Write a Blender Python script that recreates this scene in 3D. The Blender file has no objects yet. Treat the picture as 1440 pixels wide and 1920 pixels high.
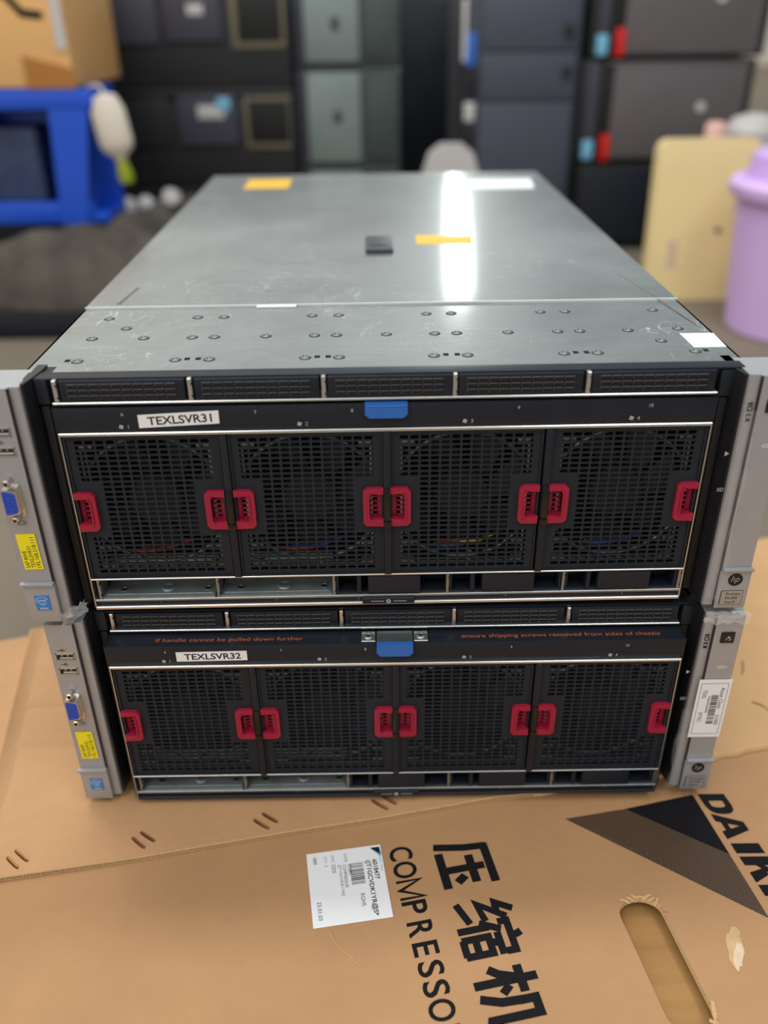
import bpy, bmesh, math, random
from mathutils import Vector, Matrix

# ------------------------------------------------------------------ camera
C = bpy.context.scene.collection
S = bpy.context.scene
cam = bpy.data.cameras.new('camera'); camo = bpy.data.objects.new('camera', cam); C.objects.link(camo)
camo.location = (-0.00751, -0.49081, 0.53536)
camo.rotation_euler = (1.05094, 0.011644, -0.008719)
cam.sensor_width = 36; cam.sensor_fit = 'AUTO'; cam.lens = 30.2215
cam.clip_start = 0.01; cam.clip_end = 100
cam.dof.use_dof = True; cam.dof.focus_distance = 0.585; cam.dof.aperture_fstop = 2.8
S.camera = camo

# ------------------------------------------------------------------ light
S.view_settings.view_transform = 'Standard'; S.view_settings.look = 'None'
S.view_settings.gamma = 1; S.view_settings.use_curve_mapping = False
S.view_settings.exposure = 0.5
W = bpy.data.worlds.new('world'); S.world = W; W.use_nodes = True
wt = W.node_tree; bg = wt.nodes['Background']; bg.inputs[1].default_value = 1.0
# ambient of a hall that is open and warm to the left and dimmer to the right
wc = wt.nodes.new('ShaderNodeTexCoord'); wx = wt.nodes.new('ShaderNodeSeparateXYZ'); wr = wt.nodes.new('ShaderNodeValToRGB'); wm = wt.nodes.new('ShaderNodeMapRange')
wm.inputs[1].default_value = -0.5; wm.inputs[2].default_value = 0.45
wr.color_ramp.elements[0].color = (0.80, 0.77, 0.72, 1); wr.color_ramp.elements[1].color = (0.15, 0.178, 0.20, 1)
wt.links.new(wc.outputs['Generated'], wx.inputs[0]); wt.links.new(wx.outputs[0], wm.inputs[0]); wt.links.new(wm.outputs[0], wr.inputs[0]); wt.links.new(wr.outputs[0], bg.inputs[0])

def tube_lamp(name, loc, size, rot, power, col=(0.93, 1.0, 0.97)):
    l = bpy.data.lights.new(name, 'AREA'); l.shape = 'RECTANGLE'; l.size, l.size_y = size
    l.energy = power; l.color = col
    o = bpy.data.objects.new(name, l); o.location = loc; o.rotation_euler = rot; C.objects.link(o)
    return o
# ceiling lamps over the aisle in front of the servers, and the tube row far down the aisle behind the racks
tube_lamp('ceiling_tube_light', (-0.75, -1.3, 2.3), (0.35, 1.6), (0, 0, 0), 11, (1.0, 0.95, 0.88))
tube_lamp('ceiling_tube_light', (0.8, -1.15, 2.3), (0.35, 1.6), (0, 0, 0), 13, (0.97, 0.99, 1.0))
tube_lamp('ceiling_tube_light', (-0.1, 0.7, 2.4), (1.9, 0.3), (0, 0, 0), 23, (0.95, 1.0, 1.0))
tube_lamp('ceiling_tube_light', (0.98, 10.6, 2.4), (0.2, 6.0), (0, 0, math.atan2(-0.45, 6.0)), 110)

# ------------------------------------------------------------------ materials
def lin(r, g, b):
    f = lambda c: (c / 255) / 12.92 if c / 255 <= 0.04045 else ((c / 255 + 0.055) / 1.055) ** 2.4
    return (f(r), f(g), f(b), 1)
MATS = {}
def mat(name, rgb, rough=0.5, metal=0.0, spec=0.5, noise=0.0, nscale=30, bump=0.0, bscale=200, stretch=(1, 1, 1), rvar=0.0):
    m = bpy.data.materials.new(name); m.use_nodes = True; nt = m.node_tree; b = nt.nodes['Principled BSDF']
    c = lin(*rgb); b.inputs['Base Color'].default_value = c
    b.inputs['Roughness'].default_value = rough; b.inputs['Metallic'].default_value = metal
    b.inputs['Specular IOR Level'].default_value = spec
    if noise or bump or rvar:
        tc = nt.nodes.new('ShaderNodeTexCoord'); mp = nt.nodes.new('ShaderNodeMapping'); mp.inputs['Scale'].default_value = stretch
        nt.links.new(tc.outputs['Object'], mp.inputs[0])
    if noise or rvar:
        n = nt.nodes.new('ShaderNodeTexNoise'); n.inputs['Scale'].default_value = nscale; n.inputs['Detail'].default_value = 6; n.inputs['Roughness'].default_value = 0.65
        nt.links.new(mp.outputs[0], n.inputs[0])
    if noise:
        r = nt.nodes.new('ShaderNodeMapRange'); r.inputs[1].default_value = 0.25; r.inputs[2].default_value = 0.75
        r.inputs[3].default_value = 1 - noise; r.inputs[4].default_value = 1 + noise
        v = nt.nodes.new('ShaderNodeVectorMath'); v.operation = 'SCALE'; v.inputs[0].default_value = c[:3]
        nt.links.new(n.outputs[0], r.inputs[0]); nt.links.new(r.outputs[0], v.inputs['Scale']); nt.links.new(v.outputs[0], b.inputs['Base Color'])
    if rvar:
        r = nt.nodes.new('ShaderNodeMapRange'); r.inputs[1].default_value = 0.3; r.inputs[2].default_value = 0.7
        r.inputs[3].default_value = rough - rvar; r.inputs[4].default_value = rough + rvar
        nt.links.new(n.outputs[0], r.inputs[0]); nt.links.new(r.outputs[0], b.inputs['Roughness'])
    if bump:
        n2 = nt.nodes.new('ShaderNodeTexNoise'); n2.inputs['Scale'].default_value = bscale; n2.inputs['Detail'].default_value = 5
        bp = nt.nodes.new('ShaderNodeBump'); bp.inputs['Strength'].default_value = bump; bp.inputs['Distance'].default_value = 0.002
        nt.links.new(mp.outputs[0], n2.inputs[0]); nt.links.new(n2.outputs[0], bp.inputs['Height']); nt.links.new(bp.outputs[0], b.inputs['Normal'])
    MATS[name] = m; return m

def scratched(name, rgb, rough, seed, dust=0.35):
    """worn galvanised sheet: brushed grain, dusty patches and fine scratches"""
    m = mat(name, rgb, rough, 0.8)
    m.node_tree.nodes['Principled BSDF'].inputs['Coat Weight'].default_value = .55; m.node_tree.nodes['Principled BSDF'].inputs['Coat Roughness'].default_value = .11
    nt = m.node_tree; b = nt.nodes['Principled BSDF']; L = nt.links.new; N = nt.nodes.new
    tc = N('ShaderNodeTexCoord')
    def noise(scale, st, det=6, dist=0.0):
        mp = N('ShaderNodeMapping'); mp.inputs['Scale'].default_value = st; mp.inputs['Location'].default_value = (seed, seed * .7, 0)
        L(tc.outputs['Object'], mp.inputs[0]); n = N('ShaderNodeTexNoise'); n.inputs['Scale'].default_value = scale
        n.inputs['Detail'].default_value = det; n.inputs['Roughness'].default_value = 0.7; n.inputs['Distortion'].default_value = dist
        L(mp.outputs[0], n.inputs[0]); return n.outputs[0]
    def rng(src, a, b_, c, d):
        r = N('ShaderNodeMapRange'); r.inputs[1].default_value = a; r.inputs[2].default_value = b_; r.inputs[3].default_value = c; r.inputs[4].default_value = d
        L(src, r.inputs[0]); return r.outputs[0]
    def mul(a, b_, op='MULTIPLY'):
        q = N('ShaderNodeMath'); q.operation = op; L(a, q.inputs[0]); L(b_, q.inputs[1]); return q.outputs[0]
    grain = rng(noise(60, (1, 14, 1)), .3, .7, .9, 1.1)
    cloud = rng(noise(7, (1, 1, 1), 8, .4), .35, .65, .86, 1.12)
    spots = rng(noise(55, (1, 1, 1), 9), .6, .72, 0, 1)
    # fine scratches: thin level lines of two stretched warped noises
    def lines(scale, st, w, dist):
        n = noise(scale, st, 2, dist); q = N('ShaderNodeMath'); q.operation = 'SUBTRACT'; L(n, q.inputs[0]); q.inputs[1].default_value = .5
        a = N('ShaderNodeMath'); a.operation = 'ABSOLUTE'; L(q.outputs[0], a.inputs[0]); return rng(a.outputs[0], 0, w, 1, 0)
    gate = rng(noise(9, (1, 1, 1), 3), .52, .62, 0, 1)
    scr = mul(mul(lines(26, (1, .35, 1), .0035, 1.2), lines(40, (.4, 1, 1), .006, 2.0), 'MAXIMUM'), gate)
    f = mul(grain, cloud)
    v = N('ShaderNodeVectorMath'); v.operation = 'SCALE'; v.inputs[0].default_value = lin(*rgb)[:3]; L(f, v.inputs['Scale'])
    mx = N('ShaderNodeMix'); mx.data_type = 'RGBA'; mx.inputs['B'].default_value = lin(196, 200, 196)
    L(v.outputs[0], mx.inputs['A'])
    su = N('ShaderNodeMath'); su.operation = 'MULTIPLY_ADD'; L(spots, su.inputs[0]); su.inputs[1].default_value = dust * .35; L(scr, su.inputs[2])
    cl = N('ShaderNodeMath'); cl.operation = 'MINIMUM'; L(su.outputs[0], cl.inputs[0]); cl.inputs[1].default_value = .75
    L(cl.outputs[0], mx.inputs['Factor']); L(mx.outputs['Result'], b.inputs['Base Color'])
    rr = N('ShaderNodeMath'); rr.operation = 'MULTIPLY_ADD'; L(cl.outputs[0], rr.inputs[0]); rr.inputs[1].default_value = .35
    L(rng(noise(7, (1, 1, 1), 8, .4), .35, .65, rough - .04, rough + .06), rr.inputs[2]); L(rr.outputs[0], b.inputs['Roughness'])
    return m

scratched('lid_steel', (142, 148, 148), 0.44, 3.1)
mat('galvanised', (150, 156, 158), 0.36, 0.85, noise=.12, nscale=50)
mat('bright_steel', (205, 208, 208), 0.28, 0.9, noise=.08, nscale=80)
mat('dull_steel', (150, 162, 164), 0.42, 0.6, noise=.2, nscale=60)
mat('rivet_shade', (62, 66, 66), 0.5, 0.5); mat('rivet_steel', (120, 124, 124), 0.45, 0.8)
mat('bezel_black', (29, 34, 43), 0.42, spec=.3, noise=.15, nscale=40, bump=.05, bscale=600)
mat('grille_black', (35, 40, 47), 0.48, spec=.22, noise=.1)
mat('deep_black', (9, 9, 10), 0.6)
mat('gloss_black', (22, 20, 20), 0.22)
mat('dark_grey_plastic', (56, 58, 64), 0.45)
mat('ear_silver', (168, 169, 173), 0.42, 0.35, noise=.05, nscale=90, bump=.04, bscale=900)
mat('ear_dark', (30, 30, 35), 0.4)
mat('handle_red', (158, 22, 58), 0.42, bump=.03, bscale=500)
mat('latch_blue', (40, 104, 190), 0.38)
mat('label_white', (236, 238, 240), 0.5)
mat('label_yellow', (240, 226, 22), 0.5)
mat('sticker_yellow', (226, 178, 30), 0.5)
mat('ink_black', (16, 16, 18), 0.55)
mat('mark_grey', (176, 180, 184), 0.5)
mat('mark_white', (228, 230, 230), 0.5)
mat('mark_orange', (190, 96, 52), 0.6)
mat('badge_blue', (44, 126, 196), 0.4)
mat('badge_silver', (168, 166, 164), 0.35, 0.4)
mat('vga_blue', (30, 76, 190), 0.4)
mat('chrome', (214, 210, 204), 0.2, 0.95)
mat('wire_red', (226, 60, 30), 0.45); mat('wire_blue', (50, 90, 200), 0.45); mat('wire_yellow', (236, 220, 70), 0.45); mat('wire_black', (14, 14, 14), 0.5)
mat('stain_brown', (96, 88, 74), 0.6)
KRAFT = dict(rough=0.78, spec=0.25, noise=.10, nscale=9, bump=.25, bscale=160)
mat('kraft', (178, 137, 98), **KRAFT)
mat('kraft_flap', (194, 151, 110), **KRAFT)
mat('kraft_light', (205, 163, 118), **KRAFT)
mat('kraft_inside', (168, 128, 80), 0.8, spec=.2, noise=.16, nscale=40, stretch=(.15, 1.6, 1))
mat('kraft_edge', (228, 196, 146), 0.85, spec=.2, noise=.25, nscale=500)
mat('kraft_scuff', (214, 192, 164), 0.85, spec=.2, noise=.15, nscale=120)
mat('kraft_rub', (200, 164, 124), 0.85, spec=.2, noise=.15, nscale=120)
mat('print_black', (24, 22, 26), 0.8, spec=.15, noise=.12, nscale=60); mat('seam_highlight', (226, 228, 226), 0.4, 0.3)
mat('staple_copper', (186, 122, 76), 0.3, 0.85)
mat('flute_brown', (120, 88, 56), 0.85); mat('slit_dark', (58, 36, 20), 0.8)
mat('label_cyan', (96, 166, 214), 0.5); mat('label_slate', (128, 136, 150), 0.5)
mat('concrete', (120, 109, 94), 0.75, noise=.14, nscale=4, bump=.1, bscale=60)
mat('wall_pale', (206, 200, 190), 0.8, noise=.06, nscale=3); mat('wall_dark', (46, 44, 46), 0.8, noise=.1, nscale=3)
mat('unit_black', (34, 33, 36), 0.5, noise=.2, nscale=14)
mat('unit_panel', (62, 62, 74), 0.45, noise=.1, nscale=20)
mat('unit_brown', (94, 88, 90), 0.5, noise=.1, nscale=9)
mat('window_tan', (112, 104, 84), 0.5)
mat('slate', (66, 71, 84), 0.5, noise=.08, nscale=6)
mat('slate_edge', (54, 58, 70), 0.5)
mat('case_green', (128, 140, 138), 0.4, 0.2, noise=.15, nscale=8)
mat('case_dark', (62, 72, 70), 0.35, noise=.3, nscale=7)
mat('crate_blue', (24, 82, 206), 0.4); mat('carton_tan', (232, 180, 118), 0.7, spec=.25, noise=.06, nscale=9); mat('carton_shade', (176, 118, 60), 0.7, spec=.25)
mat('crate_inner', (52, 66, 100), 0.6, noise=.5, nscale=14)
mat('tag_blue', (120, 186, 220), 0.5); mat('latch_red', (206, 26, 24), 0.4)
mat('cream', (226, 214, 198), 0.5); mat('white_grey', (196, 192, 190), 0.55); mat('lime', (150, 160, 40), 0.5)
mat('tarp', (78, 71, 64), 0.85, noise=.6, nscale=11, bump=.8, bscale=24)
mat('beige', (242, 220, 160), 0.5, noise=.06, nscale=5)
mat('bin_purple', (222, 188, 246), 0.45); mat('bin_purple_lid', (208, 172, 238), 0.45)
mat('pink', (226, 180, 168), 0.5)

def halftone(name, rgb, pitch, duty):
    m = bpy.data.materials.new(name); m.use_nodes = True; nt = m.node_tree; b = nt.nodes['Principled BSDF']; N = nt.nodes.new; L = nt.links.new
    b.inputs['Base Color'].default_value = lin(*rgb); b.inputs['Roughness'].default_value = .55
    tc = N('ShaderNodeTexCoord'); mp = N('ShaderNodeMapping'); mp.inputs['Rotation'].default_value = (0, 0, math.radians(12)); mp.inputs['Scale'].default_value = (6.2832 / pitch,) * 3
    L(tc.outputs['Object'], mp.inputs[0]); sp = N('ShaderNodeSeparateXYZ'); L(mp.outputs[0], sp.inputs[0])
    def sn(o):
        q = N('ShaderNodeMath'); q.operation = 'SINE'; L(o, q.inputs[0]); return q.outputs[0]
    a = N('ShaderNodeMath'); a.operation = 'ADD'; L(sn(sp.outputs[0]), a.inputs[0]); L(sn(sp.outputs[1]), a.inputs[1])
    g = N('ShaderNodeMath'); g.operation = 'GREATER_THAN'; L(a.outputs[0], g.inputs[0]); g.inputs[1].default_value = duty
    tr = N('ShaderNodeBsdfTransparent'); mx = N('ShaderNodeMixShader'); L(g.outputs[0], mx.inputs[0]); L(b.outputs[0], mx.inputs[1]); L(tr.outputs[0], mx.inputs[2])
    L(mx.outputs[0], nt.nodes['Material Output'].inputs[0]); MATS[name] = m
halftone('print_halftone', (30, 27, 28), 0.0013, 0.35)
def clear(name, vis):
    m = bpy.data.materials.new(name); m.use_nodes = True; nt = m.node_tree; b = nt.nodes['Principled BSDF']; N = nt.nodes.new; L = nt.links.new
    b.inputs['Base Color'].default_value = (.9, .92, .92, 1); b.inputs['Roughness'].default_value = .12
    tr = N('ShaderNodeBsdfTransparent'); mx = N('ShaderNodeMixShader'); mx.inputs[0].default_value = vis
    L(tr.outputs[0], mx.inputs[1]); L(b.outputs[0], mx.inputs[2]); L(mx.outputs[0], nt.nodes['Material Output'].inputs[0]); MATS[name] = m
clear('clear_film', .24); clear('clear_film_thin', .07)

# ------------------------------------------------------------------ mesh building
X, Y, Z = Vector((1, 0, 0)), Vector((0, 1, 0)), Vector((0, 0, 1))
_text = {}
def text_mesh(s, bold=0.0, shear=0.0):
    k = (s, bold, shear)
    if k not in _text:
        cu = bpy.data.curves.new('t', 'FONT'); cu.body = s; cu.resolution_u = 4; cu.offset = bold; cu.shear = shear; cu.fill_mode = 'FRONT'
        o = bpy.data.objects.new('t', cu); C.objects.link(o)
        dg = bpy.context.evaluated_depsgraph_get(); me = bpy.data.meshes.new_from_object(o.evaluated_get(dg))
        v = [(p.co.x, p.co.y) for p in me.vertices]; f = [tuple(p.vertices) for p in me.polygons]
        x0, x1 = min(p[0] for p in v), max(p[0] for p in v); y0, y1 = min(p[1] for p in v), max(p[1] for p in v)
        _text[k] = ([((p[0] - x0) / (x1 - x0), (p[1] - y0) / (y1 - y0)) for p in v], f, (x1 - x0) / (y1 - y0))
        bpy.data.objects.remove(o); bpy.data.curves.remove(cu); bpy.data.meshes.remove(me)
    return _text[k]

class MB:
    def __init__(s): s.v = []; s.f = []; s.mi = []; s.mats = []; s.sm = []
    def _m(s, m):
        if m not in s.mats: s.mats.append(m)
        return s.mats.index(m)
    def add(s, v, f, m, smooth=True):
        n = len(s.v); s.v += [tuple(p) for p in v]; k = s._m(m)
        for q in f: s.f.append(tuple(n + i for i in q)); s.mi.append(k); s.sm.append(smooth)
    def box(s, x0, x1, y0, y1, z0, z1, m, bev=0, seg=2):
        v = [(x, y, z) for x in (x0, x1) for y in (y0, y1) for z in (z0, z1)]
        f = [(0, 1, 3, 2), (4, 6, 7, 5), (0, 4, 5, 1), (2, 3, 7, 6), (0, 2, 6, 4), (1, 5, 7, 3)]
        if bev:
            bm = bmesh.new(); vs = [bm.verts.new(p) for p in v]
            for q in f: bm.faces.new([vs[i] for i in q])
            bmesh.ops.bevel(bm, geom=bm.edges[:], offset=bev, segments=seg, profile=.6, affect='EDGES', clamp_overlap=True)
            bm.verts.index_update(); v = [p.co[:] for p in bm.verts]; f = [[q.index for q in fc.verts] for fc in bm.faces]; bm.free()
        s.add(v, f, m); return s
    def prism(s, pts, o, ex, ey, en, h, m, base=True):
        """polygon pts in the plane (o, ex, ey) raised by h along en"""
        o = Vector(o); n = len(pts)
        a = sum(pts[i][0] * pts[(i + 1) % n][1] - pts[(i + 1) % n][0] * pts[i][1] for i in range(n))
        if a < 0: pts = pts[::-1]
        flip = Vector(ex).cross(Vector(ey)).dot(Vector(en)) < 0
        lo = [o + ex * x + ey * y for x, y in pts]; v = lo + [p + en * h for p in lo]
        f = [tuple(range(n, 2 * n))] + ([tuple(range(n - 1, -1, -1))] if base else []) + [(i, (i + 1) % n, n + (i + 1) % n, n + i) for i in range(n)]
        if flip: f = [q[::-1] for q in f]
        s.add(v, f, m); return s
    def lathe(s, prof, o, ax, m, n=24, sx=1.0, sy=1.0, ref=None):
        o = Vector(o); ax = Vector(ax).normalized(); r = Vector(ref) if ref is not None else (X if abs(ax.x) < .9 else Y)
        e1 = (r - ax * r.dot(ax)).normalized(); e2 = ax.cross(e1); v = []; f = []
        for (rad, h) in prof:
            for k in range(n):
                t = 2 * math.pi * k / n; v.append(o + ax * h + e1 * (rad * math.cos(t) * sx) + e2 * (rad * math.sin(t) * sy))
        for i in range(len(prof) - 1):
            for k in range(n):
                f.append((i * n + k, i * n + (k + 1) % n, (i + 1) * n + (k + 1) % n, (i + 1) * n + k))
        f.append(tuple(range(n - 1, -1, -1))); b = (len(prof) - 1) * n; f.append(tuple(range(b, b + n)))
        s.add(v, f, m); return s
    def cyl(s, o, ax, r, h, m, n=20, r1=None): return s.lathe([(r, 0), (r if r1 is None else r1, h)], o, ax, m, n)
    def tube(s, pts, r, m, n=8):
        pts = [Vector(p) for p in pts]; v = []; f = []
        for i, p in enumerate(pts):
            t = (pts[min(i + 1, len(pts) - 1)] - pts[max(i - 1, 0)]).normalized()
            a = t.cross(Z if abs(t.z) < .9 else X).normalized(); b = t.cross(a)
            for k in range(n):
                w = 2 * math.pi * k / n; v.append(p + (a * math.cos(w) + b * math.sin(w)) * r)
        for i in range(len(pts) - 1):
            for k in range(n): f.append((i * n + k, i * n + (k + 1) % n, (i + 1) * n + (k + 1) % n, (i + 1) * n + k))
        f.append(tuple(range(n - 1, -1, -1))); q = (len(pts) - 1) * n; f.append(tuple(range(q, q + n)))
        s.add(v, f, m); return s
    def text(s, t, o, ex, ey, w, h, m, bold=0.0, shear=0.0, anchor='c'):
        """lettering in the plane (o, ex, ey); w or h may be None to keep the letters' aspect"""
        v, f, asp = text_mesh(t, bold, shear)
        if w is None: w = h * asp
        if h is None: h = w / asp
        ax = {'c': .5, 'l': 0, 'r': 1}[anchor]
        o = Vector(o); s.add([o + ex * ((x - ax) * w) + ey * ((y - .5) * h) for x, y in v], f, m, False); return s
    def rects(s, rs, o, ex, ey, m):
        o = Vector(o)
        for x0, x1, y0, y1 in rs: s.add([o + ex * a + ey * b for a, b in ((x0, y0), (x1, y0), (x1, y1), (x0, y1))], [(0, 1, 2, 3)], m, False)
        return s
    def strokes(s, sts, o, ex, ey, w, m):
        o = Vector(o)
        for st in sts:
            ww = w
            if isinstance(st, tuple): st, ww = st
            P = [Vector(p) for p in st]; lft = []; rgt = []
            for i, p in enumerate(P):
                d0 = (P[i] - P[i - 1]).normalized() if i else (P[1] - P[0]).normalized()
                d1 = (P[i + 1] - P[i]).normalized() if i < len(P) - 1 else d0
                b = (d0 + d1).normalized(); nrm = Vector((-b.y, b.x)); k = ww / 2 / max(.45, nrm.dot(Vector((-d0.y, d0.x))))
                lft.append(p + nrm * k); rgt.append(p - nrm * k)
            v = [o + ex * q.x + ey * q.y for q in lft + rgt]; n = len(P)
            s.add(v, [(n + i, n + i + 1, i + 1, i) for i in range(n - 1)], m, False)
        return s
    def mesh(s, name, ang=35):
        me = bpy.data.meshes.new(name); me.from_pydata(s.v, [], s.f)
        for m in s.mats: me.materials.append(MATS[m])
        me.polygons.foreach_set('material_index', s.mi); me.polygons.foreach_set('use_smooth', s.sm); me.update()
        me.set_sharp_from_angle(angle=math.radians(ang)); return me
    def build(s, name, parent=None, label=None, loc=None, ang=35):
        return link(name, s.mesh(name, ang), parent, label, loc)

def link(name, me, parent=None, label=None, loc=None):
    o = bpy.data.objects.new(name, me); C.objects.link(o)
    if parent: o.parent = parent
    if label: o['label'] = label
    if loc is not None: o.location = loc
    return o
def tag(o, label, cat, group=None):
    o['label'] = label; o['category'] = cat
    if group: o['group'] = group
    return o
def thing(name, label, cat, loc=(0, 0, 0), rz=0.0, group=None):
    o = bpy.data.objects.new(name, None); o.empty_display_size = .05; C.objects.link(o); o.location = loc; o.rotation_euler = (0, 0, rz)
    return tag(o, label, cat, group)
def struct(o): o['kind'] = 'structure'; return o

# ------------------------------------------------------------------ setting
struct(MB().box(-5, 5, -3, 15, -.122, -.022, 'concrete').build('floor'))
struct(MB().box(-5, 5, 15, 15.1, -.022, 3.2, 'wall_dark').build('wall_back'))

struct(MB().box(-5.1, -5, -3, 15.1, -.022, 2.3, 'wall_pale').build('wall_left'))
struct(MB().box(5, 5.1, -3, 15.1, -.022, 2.3, 'wall_pale').build('wall_right'))

# ------------------------------------------------------------------ cardboard
def sheet(poly, z0, z1, m, edge, name, parent, holes=(), label=None):
    b = MB()
    loop = list(poly)
    n = len(loop)
    a = sum(loop[i][0] * loop[(i + 1) % n][1] - loop[(i + 1) % n][0] * loop[i][1] for i in range(n))
    if a < 0: loop.reverse()
    key = list(loop)
    for h in holes:                                   # keyhole the opening into the outline
        h = list(h); nh = len(h)
        ah = sum(h[i][0] * h[(i + 1) % nh][1] - h[(i + 1) % nh][0] * h[i][1] for i in range(nh))
        if ah > 0: h.reverse()
        i = min(range(len(key)), key=lambda q: (key[q][0] - h[0][0]) ** 2 + (key[q][1] - h[0][1]) ** 2)
        key = key[:i + 1] + h + [h[0]] + key[i:]
    bm = bmesh.new(); vs = {}
    def vt(p, z):
        k = (round(p[0], 6), round(p[1], 6), z)
        if k not in vs: vs[k] = bm.verts.new((p[0], p[1], z))
        return vs[k]
    from mathutils.geometry import tessellate_polygon
    tris = tessellate_polygon([[Vector((p[0], p[1], 0)) for p in loop]] + [[Vector((p[0], p[1], 0)) for p in h] for h in holes])
    allp = list(loop) + [p for h in holes for p in h]
    v = [(p[0], p[1], z1) for p in allp] + [(p[0], p[1], z0) for p in allp]; N = len(allp); top = []; bot = []
    for t in tris:
        p, q, r = (allp[i] for i in t)
        if (q[0] - p[0]) * (r[1] - p[1]) - (q[1] - p[1]) * (r[0] - p[0]) < 0: t = t[::-1]
        top.append(tuple(t)); bot.append(tuple(N + i for i in t[::-1]))
    b.add(v, top + bot, m, False)
    off = 0; side = []
    for lp in [loop] + [list(h) for h in holes]:
        k = len(lp)
        for i in range(k): j = (i + 1) % k; side.append((off + i, N + off + i, N + off + j, off + j))
        off += k
    b.add(v, side, edge, False)
    return b.build(name, parent, label)

D = Vector((.192, -.9814, 0)); D.normalize(); U = Vector((-D.y, D.x, 0))          # reading direction and letter-up on the carton
carton = thing('cardboard_carton', 'flattened brown compressor carton with black lettering and hand slot nearest the camera', 'cardboard box', (0, 0, -.022))
ZT = .017                                                                        # its upper face above its own base
hole = []
hc0, hc1, hr = Vector((.1685, -.113)), Vector((.1797, -.181)), .0155
ax = (hc1 - hc0).normalized(); pr = Vector((-ax.y, ax.x))
for k in range(13):
    t = math.pi * k / 12; hole.append(tuple(hc0 + pr * (hr * math.cos(t)) - ax * (hr * .8 * math.sin(t))))
for k in range(13):
    t = math.pi * k / 12; hole.append(tuple(hc1 - pr * (hr * math.cos(t)) + ax * (hr * .8 * math.sin(t))))
sheet([(-.75, -.55), (.8, -.55), (.8, .12), (-.75, .12)], .012, ZT, 'kraft', 'kraft_edge', 'top_layer', carton, [hole])
sheet([(-.75, -.55), (.8, -.55), (.8, .12), (-.75, .12)], 0, .004, 'kraft_inside', 'kraft_edge', 'bottom_layer', carton)
random.seed(4)
for base, rng_, rot in ((hc0, range(0, 9), 1), (hc1, range(9, 13), -1)):
    tr = MB()
    for k in rng_:
        t = math.pi * k / 12
        for q in range(2):
            p = base + (pr * (hr * math.cos(t)) - ax * (hr * .8 * math.sin(t))) * rot * (1.0 + .05 * q)
            c = Vector((p.x, p.y, ZT + .0006)); d = Vector((random.uniform(-1, 1), random.uniform(-1, 1), 0)).normalized() * random.uniform(.0015, .0032)
            d = (d * .5 + Vector((math.sin(t), math.cos(t), 0)) * .0028); e = Vector((-d.y, d.x, 0)) * .22
            tr.add([c - d - e, c + d - e * .5, c + d * .8 + e + Z * random.uniform(.0002, .0007), c - d * .7 + e + Z * .0003], [(0, 1, 2, 3)], 'kraft_light', False)
    tr.build('torn_rim', carton, 'frayed paper rim of the hand slot')

zp = ZT + .0003
def print_part(name, label=None): pass
YA = [[(.12, .90), (.99, .90)], [(.18, .93), (.15, .55), (.04, .02)], [(.33, .58), (.93, .58)], [(.60, .80), (.60, .10)], [(.20, .07), (.98, .07)], ([(.76, .42), (.88, .26)], .15)]
SUO = [[(.26, 1.0), (.10, .74), (.30, .72)], [(.38, .86), (.08, .44), (.40, .50)], [(.02, .10), (.40, .24)], [(.68, 1.0), (.72, .88)],
       [(.45, .68), (.45, .83), (.96, .83), (.96, .68)], [(.58, .70), (.42, .38)], [(.51, .52), (.51, 0)], [(.62, .62), (1.0, .62)], [(.82, .64), (.76, .48)],
       [(.67, .02), (.67, .46), (.95, .46), (.95, .02)], [(.67, .24), (.95, .24)], [(.67, .04), (.95, .04)]]
JI = [[(.02, .74), (.48, .74)], [(.25, 1.0), (.25, 0)], [(.22, .68), (.12, .42), (.01, .28)], ([(.33, .54), (.45, .40)], .13), [(.60, .60), (.60, .86), (.84, .86), (.84, .12), (.96, .08), (.97, .26)], [(.60, .70), (.58, .34), (.47, .03)]]
PO = Vector((-.0065, -.0525, zp))
for gl, t0, tw, w in ((YA, .0085, .0388, .150), (SUO, .0590, .0425, .118), (JI, .1095, .0395, .142)):
    b = MB(); [b.strokes([st], PO + D * t0 + U * .0312 + Z * (.00002 * i), D * tw, U * .0424, w, 'print_black') for i, st in enumerate(gl)]; b.build('printed_character', carton, 'black printed character')
b = MB()
for ch, t, w in (('C', .0097, .0118), ('O', .0242, .0142), ('M', .0407, .0140), ('P', .0555, .0105), ('R', .0722, .0115), ('E', .0870, .0100), ('S', .1013, .0107), ('S', .1149, .0107), ('O', .1291, .0142), ('R', .1450, .0115)):
    if ch == 'M': b.strokes([[(.0, -.5), (.0, .5), (.5, -.42), (1, .5), (1, -.5)]], PO + D * (t - w / 2) + U * .0072, D * w, U * .0174, .15, 'print_black')
    else: b.text(ch, PO + D * t + U * .0072, D, U, w, .0174, 'print_black', bold=.014)
b.build('printed_word', carton, 'word COMPRESSOR in black')
b = MB(); b.prism([(.180, -.0222), (.2370, -.0090), (.2462, -.0655)], (0, 0, zp - .0001), X, Y, Z, .0002, 'print_black'); b.build('printed_triangle', carton, 'solid black triangle of the logo')
b = MB(); b.prism([(.131, -.031), (.1800, -.0222), (.2462, -.0655), (.2547, -.1180)], (0, 0, zp - .0001), X, Y, Z, .0002, 'print_halftone'); b.build('printed_band', carton, 'dotted black band of the logo')
b = MB(); dd = (D * 1.0).normalized(); o = Vector((.2410, -.0085, zp))
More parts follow.
